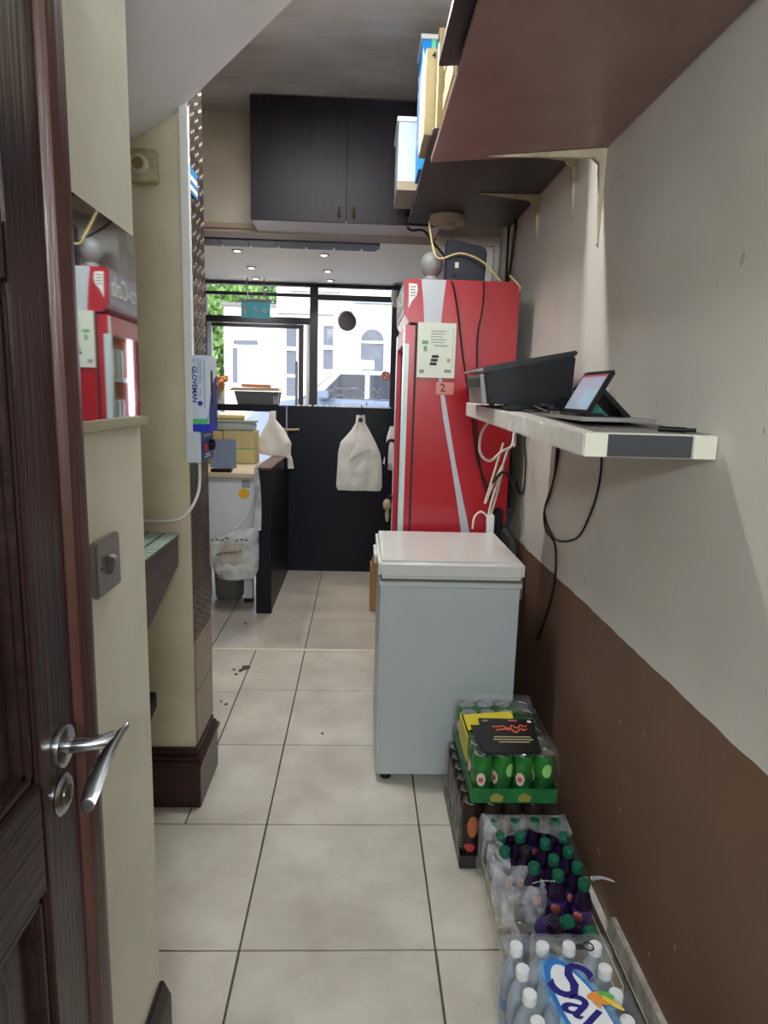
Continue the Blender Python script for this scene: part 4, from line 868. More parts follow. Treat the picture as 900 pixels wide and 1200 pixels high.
for (x, y, a, tilt) in ((0.53, 1.565, 0.35, 0.75), (0.60, 1.545, 0.1, 0.8)):     # toppled towards the gap
    c = dup(b0, parent=jp)
    c.matrix_local = Matrix.Translation((x - 0.55, y - 1.65, 0.085)) @ Matrix.Rotation(a, 4, 'Z') @ Matrix.Rotation(tilt, 4, 'X') @ Matrix.Translation((-(fx - 0.55), -(fy - 1.65), -0.06))
obj('card_tray', MB().box(0.425, 0.69, 1.42, 1.892, 0.0, 0.006).hexa([(0.421, 1.42, 0), (0.426, 1.42, 0), (0.426, 1.892, 0), (0.421, 1.892, 0), (0.412, 1.42, 0.085), (0.417, 1.42, 0.085), (0.417, 1.892, 0.06), (0.412, 1.892, 0.06)]).box(0.69, 0.694, 1.42, 1.892, 0, 0.05).box(0.425, 0.69, 1.888, 1.892, 0, 0.05).box(0.425, 0.69, 1.416, 1.42, 0, 0.04), mat('wet pale cardboard', (186, 172, 148), 0.6, col2=(150, 130, 104), vscale=10), jp)
# torn film: a back sheet over the far caps, a side sheet and a right rag
def sheet(fn, nu, nv, skip=None):
    q = MB()
    for i in range(nu + 1):
        for j in range(nv + 1): q.v.append(V(fn(i / nu, j / nv)))
    for i in range(nu):
        for j in range(nv):
            if skip and skip((i + .5) / nu, (j + .5) / nv): continue
            a = i * (nv + 1) + j; q.f.append((a, a + 1, a + nv + 2, a + nv + 1)); q.m.append(0)
    return q
def nzv(x, y, z, k=1.0): return noise.noise(V((x * 20 * k, y * 20 * k, z * 20 * k + 7)))
def f_back(u, v):      # over the two far rows
    x = 0.405 + 0.265 * u; t = v
    if t < 0.3: y = 1.890; z = 0.06 + 0.15 * t / 0.3
    else:
        y = 1.890 - (t - 0.3) / 0.7 * (0.085 + 0.02 * math.sin(u * 9)); z = 0.212 - 0.012 * abs(math.sin(u * 12.5)) - 0.01 * (t - 0.3)
    n = nzv(x, y, z); return (x, y - 0.002 + 0.003 * n, z + 0.004 * n)
obj('film', sheet(f_back, 26, 14), film_mat('milky torn film', (214, 220, 222), 0.14), jp)
def f_side(u, v):      # left side sheet falling to the tray
    y = 1.885 - 0.44 * u; w_ = 0.10 * max(0, math.sin(min(1, u * 1.4) * 2.6))
    s_ = v * (0.16 + w_)
    x = 0.404 + 0.5 * max(0, s_ - 0.13) ; z = 0.035 + min(s_, 0.15) * (1.15 - 0.55 * u) + 0.02 * math.sin(v * 4) * u
    n = nzv(x, y, z); n2 = nzv(x + 3, y, z, 2.3)
    return (x - 0.004 + 0.008 * n, y + 0.006 * n2, z + 0.008 * n + 0.004 * n2)
obj('film', sheet(f_side, 34, 16), film_mat('crumpled torn film', (222, 226, 228), 0.26, 0.06), jp)
def f_fold(u, v):      # crumpled flap across the left bottles
    x = 0.40 + (0.03 + 0.10 * math.sin(u * math.pi)) * v + 0.04 * u * v; y = 1.76 - 0.23 * u; z = 0.165 - 0.075 * u + 0.02 * math.sin(v * 5 + u * 7)
    n = nzv(x, y, z, 1.3); n2 = nzv(x, y + 5, z, 3)
    return (x + 0.006 * n2, y + 0.008 * n, z + 0.014 * n + 0.006 * n2)
obj('film', sheet(f_fold, 26, 14), MATS.get('x') or bpy.data.materials['crumpled torn film'], jp)
def f_right(u, v):
    y = 1.80 - 0.30 * u; x = 0.664 + 0.045 * math.sin(u * 2.6) * v + 0.012 * v; z = 0.205 - 0.10 * v - 0.03 * u
    n = nzv(x, y, z, 1.4); return (min(x + 0.006 * n, 0.745), y + 0.006 * n, z + 0.008 * n)
obj('film', sheet(f_right, 20, 9), bpy.data.materials['milky torn film'], jp)
obj('film_rag', MB().tube([(0.50, 1.61, 0.185), (0.53, 1.612, 0.192), (0.56, 1.60, 0.20)], lambda t: 0.001 + 0.001 * t, 5).tube([(0.685, 1.66, 0.16), (0.71, 1.645, 0.175), (0.742, 1.635, 0.17)], lambda t: 0.007 - 0.005 * t, 5), bpy.data.materials['crumpled torn film'], jp)
jp.location.y -= 0.007
pc = thing('purple_can', 'single purple drink can between the juice and water packs', 'can', (0.447, 1.51, 0.0065))
obj('body', can_mesh((0.447, 1.51, 0.0065), 0.031, 0.118, 18), mat('purple can print', (62, 50, 130), 0.28, metal=0.3, col2=(40, 30, 88), vscale=20), pc)
obj('lid', MB().lathe((0.447, 1.51, 0.1245), [(0.026, 0), (0.026, 0.003), (0.0235, 0.003), (0.023, 0.0005), (0.005, 0.0008)], 18), m_lid, pc)

# water bottles
wp = thing('water_bottle_pack', 'shrink wrapped pack of water bottles with white caps and blue label', 'bottle pack', (0.49, 1.2, 0.0))
m_wat = mat('clear water bottle', (206, 218, 232), 0.12, trans=0.45, ior=1.2)
m_wcap = mat('white bottle cap', (232, 234, 236), 0.4)
wx, wy = 0.397, 1.358
w0 = obj('bottle', MB().lathe((wx, wy, 0.0), [(0.024, 0.001), (0.0305, 0.008), (0.031, 0.045), (0.0292, 0.05), (0.031, 0.055), (0.031, 0.09), (0.0292, 0.095), (0.031, 0.10), (0.0305, 0.14), (0.024, 0.168), (0.014, 0.188), (0.0125, 0.20), (0.0125, 0.205)], 16), m_wat, wp)
obj('cap', MB().lathe((wx, wy, 0.2), [(0.0155, 0), (0.0158, 0.018), (0.0145, 0.0215)], 18), m_wcap, w0)
obj('label_band', MB().lathe((wx, wy, 0.0), [(0.0316, 0.058), (0.0316, 0.088)], 16, caps=False), mat('blue label band', (70, 120, 200), 0.4), w0)
for i in range(4):
    for j in range(6):
        if i == 0 and j == 0: continue
        c = dup(w0, parent=wp); c.location = (i * 0.0635, -j * 0.0645, 0)
def wz(x, y):
    du = ((x - wx) / 0.0635); dv = ((wy - y) / 0.0645)
    c = math.cos(2 * math.pi * du) * 0.5 + math.cos(2 * math.pi * dv) * 0.5
    return 0.2195 + 0.004 * c
def f_wtop(u, v):
    x = 0.3655 + 0.254 * u; y = 1.39 - 0.40 * v; return (x, y, wz(x, y) + 0.0035)
obj('film', sheet(f_wtop, 40, 60), film_mat('water pack film', (214, 226, 236), 0.12, 0.06), wp)
def f_wl(u, v):
    y = 1.39 - 0.40 * u; z = 0.2 * v + 0.01
    return (0.3635 - 0.004 * abs(math.sin(u * 19.5)) + 0.004 * nzv(0, y, z) - 0.012 * math.sin(v * 3.1), y, z)
obj('film', sheet(f_wl, 40, 12), bpy.data.materials['water pack film'], wp)
def f_wb(u, v):
    x = 0.364 + 0.256 * u; z = 0.2 * v + 0.01; return (x, 1.392 + 0.004 * nzv(x, 0, z), z)
obj('film', sheet(f_wb, 26, 10), bpy.data.materials['water pack film'], wp)
def blob(pts, m, name, dz):
    # flat print following the film: fan polygon subdivided
    q = MB(); cx = sum(p[0] for p in pts) / len(pts); cy = sum(p[1] for p in pts) / len(pts); n = len(pts); R = 5
    q.v.append(V((cx, cy, wz(cx, cy) + dz)))
    for r in range(1, R + 1):
        for p in pts:
            x = cx + (p[0] - cx) * r / R; y = cy + (p[1] - cy) * r / R; q.v.append(V((x, y, 0.2245 + dz)))
    q.v[0].z = 0.2245 + dz
    for i in range(n):
        q.f.append((0, 1 + i, 1 + (i + 1) % n)); q.m.append(0)
        for r in range(R - 1): q.f.append((1 + r * n + i, 1 + (r + 1) * n + i, 1 + (r + 1) * n + (i + 1) % n, 1 + r * n + (i + 1) % n)); q.m.append(0)
    return obj(name, q, m, wp)
def ell(cx, cy, a, b, rot, n=28):
    return [(cx + a * math.cos(t) * math.cos(rot) - b * math.sin(t) * math.sin(rot), cy + a * math.cos(t) * math.sin(rot) + b * math.sin(t) * math.cos(rot)) for t in [2 * math.pi * i / n for i in range(n)]]
RT = math.radians(-76)
blob(ell(0.498, 1.175, 0.155, 0.066, RT), film_mat('light blue label print', (120, 176, 222), 0.5, 0.2), 'label_blue', 0.0042)
blob(ell(0.497, 1.18, 0.136, 0.051, RT), mat('mid blue label print', (44, 118, 196), 0.35), 'label_blue', 0.0050)
blob(ell(0.502, 1.17, 0.128, 0.044, RT), mat('white label print', (228, 234, 240), 0.35), 'label_white', 0.0058)
m_ink2 = mat('dark blue lettering', (38, 36, 120), 0.4)
xd = V((math.cos(RT), math.sin(RT), 0)); yd = V((-math.sin(RT), math.cos(RT), 0))
text('lettering', 'S', 0.15, tuple(V((0.484, 1.253, 0.2312))), (0.75, -0.66, 0), (0.66, 0.75, 0), m_ink2, wp, shear=0.15, bold=0.001)
text('lettering', 'a', 0.118, tuple(V((0.487, 1.200, 0.2312))), (0.8, -0.6, 0), (0.6, 0.8, 0), m_ink2, wp, shear=0.25, bold=0.001)
text('lettering', 'k', 0.118, tuple(V((0.500, 1.143, 0.2312))), (0.8, -0.6, 0), (0.6, 0.8, 0), m_ink2, wp, shear=0.25, bold=0.001)
text('lettering', 'a', 0.118, tuple(V((0.512, 1.083, 0.2312))), (0.8, -0.6, 0), (0.6, 0.8, 0), m_ink2, wp, shear=0.25, bold=0.001)
for k_, (cx, cy, a, b, r, nm, cc) in enumerate(((0.535, 1.213, 0.022, 0.008, 0.3, 'orange petal print', (226, 150, 70)), (0.54, 1.20, 0.02, 0.008, -0.5, 'orange petal print', (226, 150, 70)), (0.53, 1.198, 0.018, 0.007, -1.2, 'orange petal print', (226, 150, 70)), (0.558, 1.212, 0.018, 0.008, -0.4, 'green petal print', (96, 176, 84)), (0.565, 1.192, 0.026, 0.006, -0.75, 'yellow petal print', (236, 206, 70)))):
    blob(ell(cx, cy, a, b, r, 14), mat(nm, cc, 0.4), 'petal', 0.0085 + 0.0004 * k_)
obj('film_print', MB().tube([(0.565 + 0.012 * math.cos(t * 0.6), 1.345 + 0.012 * math.sin(t * 0.6), 0.229) for t in range(11)], 0.0018, 5, sub=2).box(0.535, 0.552, 1.337, 1.352, 0.228, 0.2295), m_ink, wp)

# ------------------------------------------------------------------ counter seen through the opening
cp = thing('shop_counter', 'dark navy counter back panel across the shop', 'counter', (0.08, 5.5, 0.0))
obj('panel', MB().box(-0.60, 0.755, 5.49, 5.53, 0.0, 1.375), m_navy, cp, bev=0.002)
obj('ledge', MB().box(-0.60, 0.755, 5.495, 5.72, 1.375, 1.382), m_navy, cp)
obj('joint_strip', MB().box(-0.603, -0.595, 5.484, 5.49, 0.05, 1.38), mat('pale joint strip', (120, 120, 132), 0.4), cp)
x = -0.52
while x < 0.25:
    obj('light_gap', MB().box(x, x + 0.026, 5.49, 5.51, 1.382, 1.396), m_plwhite, cp); x += 0.046  # white blocks stand in for light showing through a gap
pt = thing('partition_end', 'dark wooden half height partition beside the white prep unit', 'partition', (-0.63, 4.9, 0.0))
obj('end_post', MB().box(-0.683, -0.58, 4.36, 4.42, 0.0, 0.985), m_darkveneer, pt, bev=0.003)
obj('side_panel', MB().box(-0.683, -0.585, 4.42, 5.483, 0.0, 0.985), m_navy, pt)
obj('cap_rail', MB().box(-0.686, -0.577, 4.357, 5.483, 0.985, 1.0), mat('brown cap rail', (92, 66, 58), 0.35), pt, bev=0.003)

pu = thing('prep_table', 'white prep unit with pale worktop left of the partition', 'table', (-1.0, 4.75, 0.0))
obj('worktop', MB().box(-1.6, -0.69, 4.42, 5.3, 0.92, 0.95), mat('pale wood worktop', (196, 184, 160), 0.4, var=0.05), pu, bev=0.004)
obj('front_panel', MB().box(-1.55, -0.70, 4.46, 4.48, 0.30, 0.92), mat('bluish white enamel', (206, 212, 222), 0.35), pu)
for x in (-0.775, -1.5): obj('leg', MB().box(x - 0.03, x + 0.03, 4.60, 4.66, 0.03, 0.92), m_plwhite, pu, bev=0.003); obj('foot', MB().box(x - 0.032, x + 0.032, 4.598, 4.662, 0.0, 0.03), m_black, pu)
for x in (-0.775, -1.5): obj('leg', MB().box(x - 0.03, x + 0.03, 5.2, 5.26, 0.0, 0.92), m_plwhite, pu)
obj('oval_sticker', MB().lathe((-0.775, 4.4595, 0.81), [(0.036, 0), (0.036, 0.001)], 20, (0, -1, 0)), mat('yellow sticker', (226, 176, 40), 0.45), pu).scale = (1, 1, 1)
obj('small_plate', MB().box(-0.79, -0.735, 4.4585, 4.4595, 0.85, 0.905), mat('grey rating plate', (150, 150, 158), 0.4), pu)
tag(obj('waste_bin', MB().lathe((-0.93, 4.72, 0.0), [(0.085, 0), (0.1, 0.02), (0.112, 0.28), (0.116, 0.285), (0.108, 0.28), (0.09, 0.05)], 22), mat('grey bin plastic', (120, 118, 112), 0.5)), 'grey round bin under the prep unit', 'bin')
tag(obj('pale_canister', MB().lathe((-1.16, 4.72, 0.0), [(0.09, 0), (0.1, 0.01), (0.1, 0.26), (0.06, 0.3), (0.05, 0.32)], 20), mat('pale canister plastic', (190, 190, 186), 0.5)), 'pale canister next to the bin under the prep unit', 'canister')

# carrier bag hanging from the partition corner
m_clear = film_mat('translucent carrier bag', (210, 216, 218), 0.5, 0.3, 6)
cbg = thing('clear_carrier_bag', 'translucent shopping bag with green print hanging by the partition', 'bag', (-0.8, 4.27, 0.26))
obj('bag_body', bag_mesh([(0.62, -0.66, -0.655, 0.02), (0.60, -0.80, -0.648, 0.06), (0.56, -0.93, -0.65, 0.10), (0.5, -0.965, -0.648, 0.13), (0.42, -0.965, -0.648, 0.15), (0.34, -0.95, -0.652, 0.15), (0.28, -0.92, -0.675, 0.11), (0.262, -0.87, -0.74, 0.04)], 4.27, 16, 0.012, 2), m_clear, cbg)
obj('handle', MB().tube([(-0.655, 4.27, 0.60), (-0.652, 4.285, 0.75), (-0.66, 4.31, 0.9), (-0.675, 4.345, 1.0), (-0.66, 4.40, 1.006)], lambda t: 0.026 - 0.014 * t, 6), m_clear, cbg)
obj('handle', MB().tube([(-0.93, 4.27, 0.56), (-0.82, 4.27, 0.60), (-0.74, 4.28, 0.68), (-0.69, 4.30, 0.80), (-0.68, 4.34, 0.98)], lambda t: 0.012 - 0.004 * t, 6), m_clear, cbg)
random.seed(4)
for k_ in range(5):
    obj('content', MB().ball((-0.90 + 0.05 * k_, 4.27, 0.33 + 0.02 * (k_ % 2)), 0.036, 10), mat('crumpled tissue', (222, 212, 210), 0.7), cbg)
obj('content', MB().box(-0.9, -0.72, 4.25, 4.29, 0.38, 0.5), mat('tan wrapper', (190, 170, 140), 0.6), cbg, bev=0.01)
m_gprint = mat('dark green bag print', (52, 108, 84), 0.5)
random.seed(31)
for k_ in range(14):
    top = k_ < 7
    x0 = (-0.935 + 0.032 * k_ + (0.03 if k_ > 3 else 0)) if top else (-0.90 + 0.024 * (k_ - 7))
    z0 = (0.556 + random.uniform(-0.012, 0.012)) if top else (0.452 + 0.0035 * (k_ - 7))
    dx, dz = random.uniform(0.008, 0.014), random.uniform(-0.008, 0.010)
    obj('bag_print', MB().tube([(x0 - dx, 4.19, z0 - dz), (x0, 4.189, z0 + random.uniform(-0.004, 0.008)), (x0 + dx, 4.19, z0 + dz)], 0.0052, 5, sub=2), m_gprint, cbg)

# things on the worktop
fo = tag(obj('grey_folder', MB().hexa([(-1.06, 4.74, 0.951), (-0.875, 4.70, 0.951), (-0.873, 4.735, 0.951), (-1.06, 4.775, 0.951), (-1.075, 4.86, 1.145), (-0.895, 4.83, 1.145), (-0.893, 4.84, 1.145), (-1.075, 4.87, 1.145)]), mat('blue grey plastic', (108, 122, 148), 0.45), bev=0.003), 'blue grey folder leaning on the worktop', 'folder')
tag(obj('black_phone', MB().box(-1.0, -0.86, 4.46, 4.53, 0.951, 0.972), m_blackpl, bev=0.006), 'black handset lying at the front of the worktop', 'phone')
cd = thing('carton_stack', 'pale cardboard carton with green strap at the back of the worktop', 'box', (-0.95, 5.15, 0.951))
obj('carton', MB().box(-1.02, -0.79, 5.02, 5.25, 0.9515, 1.195), m_cardpale, cd, bev=0.003)
obj('strap', MB().box(-1.021, -0.789, 5.019, 5.021, 1.06, 1.068), mat('green strap', (96, 186, 120), 0.5), cd)
tag(obj('flap_carton', MB().box(-1.22, -1.025, 5.0, 5.22, 0.9515, 1.19), mat('buff worktop carton', (200, 178, 120), 0.8), bev=0.003), 'buff carton left of the strapped carton on the worktop', 'box')
tub = thing('clear_tub', 'clear lidded plastic tub stacked on the cartons', 'tub', (-1.0, 5.12, 1.196))
obj('body', MB().box(-1.13, -0.80, 5.03, 5.2, 1.1965, 1.255), mat('cloudy plastic', (176, 188, 186), 0.3, alpha=0.85), tub, bev=0.01)
obj('lid', MB().box(-1.14, -0.79, 5.025, 5.205, 1.255, 1.27), mat('sage lid', (150, 160, 150), 0.4), tub, bev=0.004)
tag(obj('film_roll', MB().cyl((-1.18, 5.11, 1.292), 0.021, 0.30, 14, (1, 0.02, 0)), mat('amber film', (196, 178, 120), 0.25)), 'amber roll of film lying on the clear tub', 'film roll')

csf = thing('counter_shelf', 'black raised shelf over the back of the worktop', 'shelf', (-1.05, 5.38, 0.95))
obj('board', MB().box(-1.7, -0.605, 5.28, 5.49, 1.335, 1.385), m_navy, csf, bev=0.002)
obj('end_panel', MB().box(-0.68, -0.605, 5.30, 5.482, 1.0005, 1.335), m_navy, csf)
obj('end_panel', MB().box(-1.7, -1.64, 5.30, 5.49, 0.0, 1.335), m_navy, csf)
ct = thing('grey_crate', 'grey plastic crate with cardboard on top standing on the raised shelf', 'crate', (-0.83, 5.38, 1.385))
obj('tub', MB().hexa([(-0.965, 5.30, 1.3855), (-0.66, 5.30, 1.3855), (-0.66, 5.47, 1.3855), (-0.965, 5.47, 1.3855), (-0.99, 5.285, 1.49), (-0.64, 5.285, 1.49), (-0.64, 5.485, 1.49), (-0.99, 5.485, 1.49)]), mat('dark grey crate', (96, 98, 108), 0.45), ct, bev=0.004)
for k_ in range(4): obj('rib', MB().box(-0.685 + 0.012 * k_, -0.679 + 0.012 * k_, 5.29, 5.296, 1.395, 1.48), mat('pale rib', (200, 204, 208), 0.4), ct)
obj('card_cover', MB().hexa([(-1.03, 5.27, 1.492), (-0.63, 5.27, 1.497), (-0.63, 5.48, 1.50), (-1.03, 5.48, 1.494), (-1.0, 5.27, 1.515), (-0.65, 5.27, 1.52), (-0.65, 5.48, 1.52), (-1.0, 5.48, 1.51)]), mat('worn kraft card', (176, 156, 130), 0.8), ct, bev=0.003)
obj('brick_tray', MB().box(-0.94, -0.72, 5.33, 5.45, 1.5195, 1.545), mat('reddish card', (176, 120, 96), 0.7), ct, bev=0.003)
dv = thing('dried_flowers', 'dried orange flowers in a glass at the left of the raised shelf', 'flowers', (-1.13, 5.38, 1.386))
obj('glass', MB().lathe((-1.13, 5.38, 1.386), [(0.03, 0), (0.036, 0.01), (0.04, 0.09)], 16), film_mat('vase glass', (210, 214, 214), 0.35, 0.05), dv)
random.seed(21); stm = MB(); pet = MB()
for k_ in range(16):
    a = random.uniform(0, 6.28); r_ = random.uniform(0.02, 0.09); h_ = random.uniform(0.13, 0.2)
    tip = V((-1.13 + r_ * math.cos(a), 5.38 + 0.6 * r_ * math.sin(a), 1.386 + h_)); stm.tube([(-1.13, 5.38, 1.40), tuple(V((-1.13, 5.38, 1.40)).lerp(tip, 0.6)), tuple(tip)], 0.003, 4, sub=2)
    for q in range(5): pet.ball(tuple(tip + V((random.uniform(-.015, .015), random.uniform(-.015, .015), random.uniform(-.01, .02)))), 0.012, 6)
obj('stems', stm, mat('dry stems', (170, 140, 90), 0.8), dv); pp = obj('petals', pet, mat('dry petals', (206, 140, 96), 0.8, var=0.2, vscale=30), dv); pp['kind'] = 'stuff'

# hanging white carrier bags
m_bag = mat('white carrier bag plastic', (228, 225, 221), 0.5, var=0.03, vscale=5)
def hook(x, y, z, root): obj('hook', MB().tube([(x, y + 0.05, z + 0.09), (x + 0.006, y + 0.02, z + 0.085), (x + 0.012, y, z + 0.06), (x + 0.004, y, z + 0.02), (x - 0.008, y, z + 0.012)], 0.004, 6), m_blackpl, root)
b1 = thing('carrier_bag_bunch', 'white carrier bags hanging flat on the navy panel', 'bags', (0.0, 5.44, 0.70))
obj('bag_body', bag_mesh([(1.325, -0.035, 0.035, 0.02), (1.26, -0.04, 0.04, 0.03), (1.20, -0.075, 0.075, 0.04), (1.10, -0.16, 0.13, 0.05), (1.02, -0.178, 0.165, 0.05), (0.95, -0.18, 0.18, 0.05), (0.85, -0.185, 0.186, 0.05), (0.74, -0.19, 0.19, 0.045), (0.705, -0.175, 0.175, 0.03)], 5.45, 16, 0.012, 5), m_bag, b1)
obj('eyelet', MB().lathe((0.0, 5.43, 1.285), [(0.018, 0), (0.016, 0.003)], 12, (0, -1, 0)), m_black, b1)
obj('fold', bag_mesh([(1.10, -0.02, 0.05, 0.01), (1.05, -0.06, 0.10, 0.015), (0.98, -0.085, -0.04, 0.012), (0.96, -0.09, -0.07, 0.004)], 5.418, 8, 0.004, 9), m_bag, b1)
hook(0.0, 5.43, 1.31, b1)
b2 = thing('draped_bag', 'white carrier bag draped over the partition top', 'bag', (-0.65, 5.2, 0.88))
obj('bag_body', bag_mesh([(1.345, -0.70, -0.655, 0.02), (1.28, -0.71, -0.655, 0.04), (1.20, -0.755, -0.59, 0.06), (1.10, -0.80, -0.535, 0.07), (1.04, -0.795, -0.54, 0.07), (1.006, -0.775, -0.54, 0.06), (0.985, -0.57, -0.53, 0.04), (0.90, -0.565, -0.515, 0.02)], 5.22, 14, 0.012, 8), m_bag, b2)
obj('hook_rail', MB().tube([(-0.62, 5.26, 1.205), (-0.55, 5.26, 1.20), (-0.48, 5.26, 1.203)], 0.009, 8), mat('brass rail', (150, 138, 100), 0.4, metal=0.4), b2)
b3 = thing('bag_roll', 'white carrier bag half hidden by the red fridge', 'bag', (0.26, 5.42, 0.90))
obj('bag_body', bag_mesh([(1.24, 0.24, 0.30, 0.04), (1.15, 0.215, 0.32, 0.07), (1.0, 0.205, 0.33, 0.08), (0.94, 0.19, 0.33, 0.09), (0.885, 0.24, 0.31, 0.04)], 5.42, 12, 0.012, 12), m_bag, b3)
hook(0.27, 5.43, 1.24, b3)
tag(obj('hanging_scrap', MB().ball((0.235, 5.45, 0.59), 0.036, 10, 0, 1.4).lathe((0.24, 5.45, 0.45), [(0.012, 0), (0.02, 0.05), (0.014, 0.12)], 10), mat('cream rag', (200, 190, 160), 0.7)), 'small cream rag hanging low beside the fridge', 'rag')
bxx = thing('brown_carton', 'small open brown carton on the floor beyond the freezer', 'box', (0.2, 4.56, 0.0))
obj('carton', MB().box(0.092, 0.32, 4.455, 4.66, 0.0, 0.31), m_card, bxx, bev=0.003)
obj('flap', MB().hexa([(0.092, 4.455, 0.311), (0.32, 4.455, 0.311), (0.32, 4.46, 0.311), (0.092, 4.46, 0.311), (0.10, 4.44, 0.40), (0.31, 4.44, 0.40), (0.31, 4.445, 0.40), (0.10, 4.445, 0.40)]), m_card, bxx)
obj('paper', MB().ball((0.17, 4.55, 0.33), 0.06, 10), m_paper, bxx)

# ------------------------------------------------------------------ shop front
FY = 6.55
wf = bpy.data.objects.new('window_1', None); COL.objects.link(wf); wf.location = (0, FY, 0.6); OFF['window_1'] = V((0, FY, 0.6))
struct(wf, 'black framed shop window looking on to the street', 'window')
def fr(x0, x1, z0, z1, d=0.05): obj('frame_bar', MB().box(x0, x1, FY - d / 2, FY + d / 2, z0, z1), m_frame, wf, bev=0.003)
fr(-1.8, 0.76, 2.468, 2.4995, 0.07); fr(-1.54, -1.47, 0, 2.468, 0.08); fr(-0.50, -0.425, 0, 2.468, 0.08); fr(0.275, 0.345, 0, 2.468, 0.08)
fr(-1.47, -0.50, 2.125, 2.185); fr(-1.47, -0.50, 2.375, 2.405, 0.03); fr(-0.425, 0.275, 2.355, 2.405, 0.04); fr(-0.425, 0.76, 0.55, 0.62)
obj('pane', MB().box(-1.47, -0.50, FY - 0.003, FY + 0.003, 2.185, 2.468), m_pane, wf)
obj('pane', MB().box(-0.425, 0.275, FY - 0.003, FY + 0.003, 0.62, 2.355), m_pane, wf)
obj('pane', MB().box(-0.425, 0.275, FY - 0.003, FY + 0.003, 2.405, 2.468), m_pane, wf)
obj('round_sticker', MB().lathe((-0.148, FY - 0.004, 2.165), [(0.088, 0), (0.088, 0.002)], 28, (0, -1, 0)), mat('black vinyl', (40, 36, 40), 0.5), wf)
cres = [(-0.148 + 0.094 * math.cos(t), 2.172 + 0.094 * math.sin(t)) for t in [0.9 + 0.22 * i for i in range(12)]] + [(-0.143 + 0.086 * math.cos(t), 2.166 + 0.086 * math.sin(t)) for t in [0.9 + 0.22 * i for i in range(11, -1, -1)]]
obj('sticker_crescent', MB().prism(cres, 'y', FY - 0.0075, FY - 0.0062), mat('grey vinyl', (110, 106, 112), 0.5), wf)
for sd, z in ((1, 1.53), (2, 1.46)):
    random.seed(sd + 40)
    obj('window_script', MB().tube([(-0.33 + 0.54 * i / 22, FY - 0.006, z + 0.03 * (random.random() - 0.5) * 2) for i in range(23)], 0.005, 5, sub=3), M_FILM, wf)
dsh = bpy.data.objects.new('door_2', None); COL.objects.link(dsh); dsh.location = (-0.98, FY, 0.0); OFF['door_2'] = V((-0.98, FY, 0.0))
struct(dsh, 'glazed shop entrance door with dark frame and long bar handle', 'door')
obj('stile', MB().box(-1.47, -1.425, FY - 0.02, FY + 0.02, 0.01, 2.12), mat('pale aluminium', (190, 202, 214), 0.4), dsh)
obj('stile', MB().box(-0.605, -0.56, FY - 0.02, FY + 0.02, 0.01, 2.12), m_frame, dsh)
obj('side_light_bar', MB().box(-0.535, -0.505, FY - 0.02, FY + 0.02, 0.01, 2.12), mat('white frame', (206, 208, 212), 0.45), dsh)
obj('rail', MB().box(-1.425, -0.605, FY - 0.02, FY + 0.02, 0.01, 0.2), m_frame, dsh); obj('rail', MB().box(-1.425, -0.605, FY - 0.02, FY + 0.02, 2.085, 2.12), m_frame, dsh)
obj('pane', MB().box(-1.425, -0.605, FY - 0.003, FY + 0.003, 0.2, 2.085), m_pane, dsh)
obj('bar_handle', MB().tube([(-0.62, FY - 0.06, 1.78), (-0.62, FY - 0.06, 1.2)], 0.013, 10, sub=1), m_steel, dsh)
struct(obj('wall_front', MB().box(-1.95, -1.54, 6.5, 6.62, 0, 2.5).box(0.345, 0.9, 6.5, 6.62, 0, 2.5).box(-0.425, 0.345, 6.51, 6.6, 0, 0.55), m_white), 'pale wall beside the shop window')
ex = thing('exit_sign', 'small blue green exit sign hanging above the shop door', 'sign', (-0.975, 6.31, 2.15))
obj('bracket_bar', MB().box(-1.12, -0.83, 6.28, 6.34, 2.285, 2.31), mat('grey sign bar', (170, 168, 164), 0.5), ex)
obj('rod', MB().cyl((-1.05, 6.31, 2.31), 0.006, 0.189, 8), m_steel, ex); obj('rod', MB().cyl((-0.9, 6.31, 2.31), 0.006, 0.189, 8), m_steel, ex)
obj('face', MB().box(-1.105, -0.845, 6.298, 6.322, 2.15, 2.285), mat('teal sign face', (70, 150, 165), 0.4, emit=(80, 165, 180), estr=0.35), ex)
m_sp = mat('pale sign print', (206, 228, 228), 0.5)
obj('pictogram', MB().box(-1.085, -1.05, 6.296, 6.2985, 2.17, 2.265), m_sp, ex)
obj('pictogram', MB().prism([(-0.99, 2.175), (-0.975, 2.215), (-1.0, 2.24), (-0.97, 2.25), (-0.95, 2.215), (-0.965, 2.19), (-0.97, 2.172)], 'y', 6.296, 6.2985), m_sp, ex)
obj('pictogram', MB().prism([(-0.93, 2.2), (-0.90, 2.2), (-0.90, 2.18), (-0.865, 2.215), (-0.90, 2.25), (-0.90, 2.23), (-0.93, 2.23)], 'y', 6.296, 6.2985), m_sp, ex)
ns = thing('no_smoking_sign', 'tiny red and white round sign beside the window column', 'sign', (0.232, 6.5, 1.63))
obj('disc', MB().lathe((0.232, 6.52, 1.67), [(0.045, 0), (0.045, 0.003)], 20, (0, -1, 0)), m_paper, ns)
obj('ring', MB().tube([(0.232 + 0.036 * math.cos(t * 0.524), 6.515, 1.67 + 0.036 * math.sin(t * 0.524)) for t in range(13)], 0.006, 6, sub=2).tube([(0.206, 6.515, 1.695), (0.258, 6.515, 1.645)], 0.005, 6, sub=1), mat('red sign print', (206, 60, 70), 0.5), ns)
cam2 = thing('wall_bracket', 'cream wall bracket with dark head at the top of the window column', 'bracket', (0.29, 6.42, 2.3))
obj('arm', MB().tube([(0.31, 6.5, 2.32), (0.285, 6.44, 2.4), (0.30, 6.40, 2.46)], 0.03, 8), mat('cream metal', (214, 208, 196), 0.5), cam2)
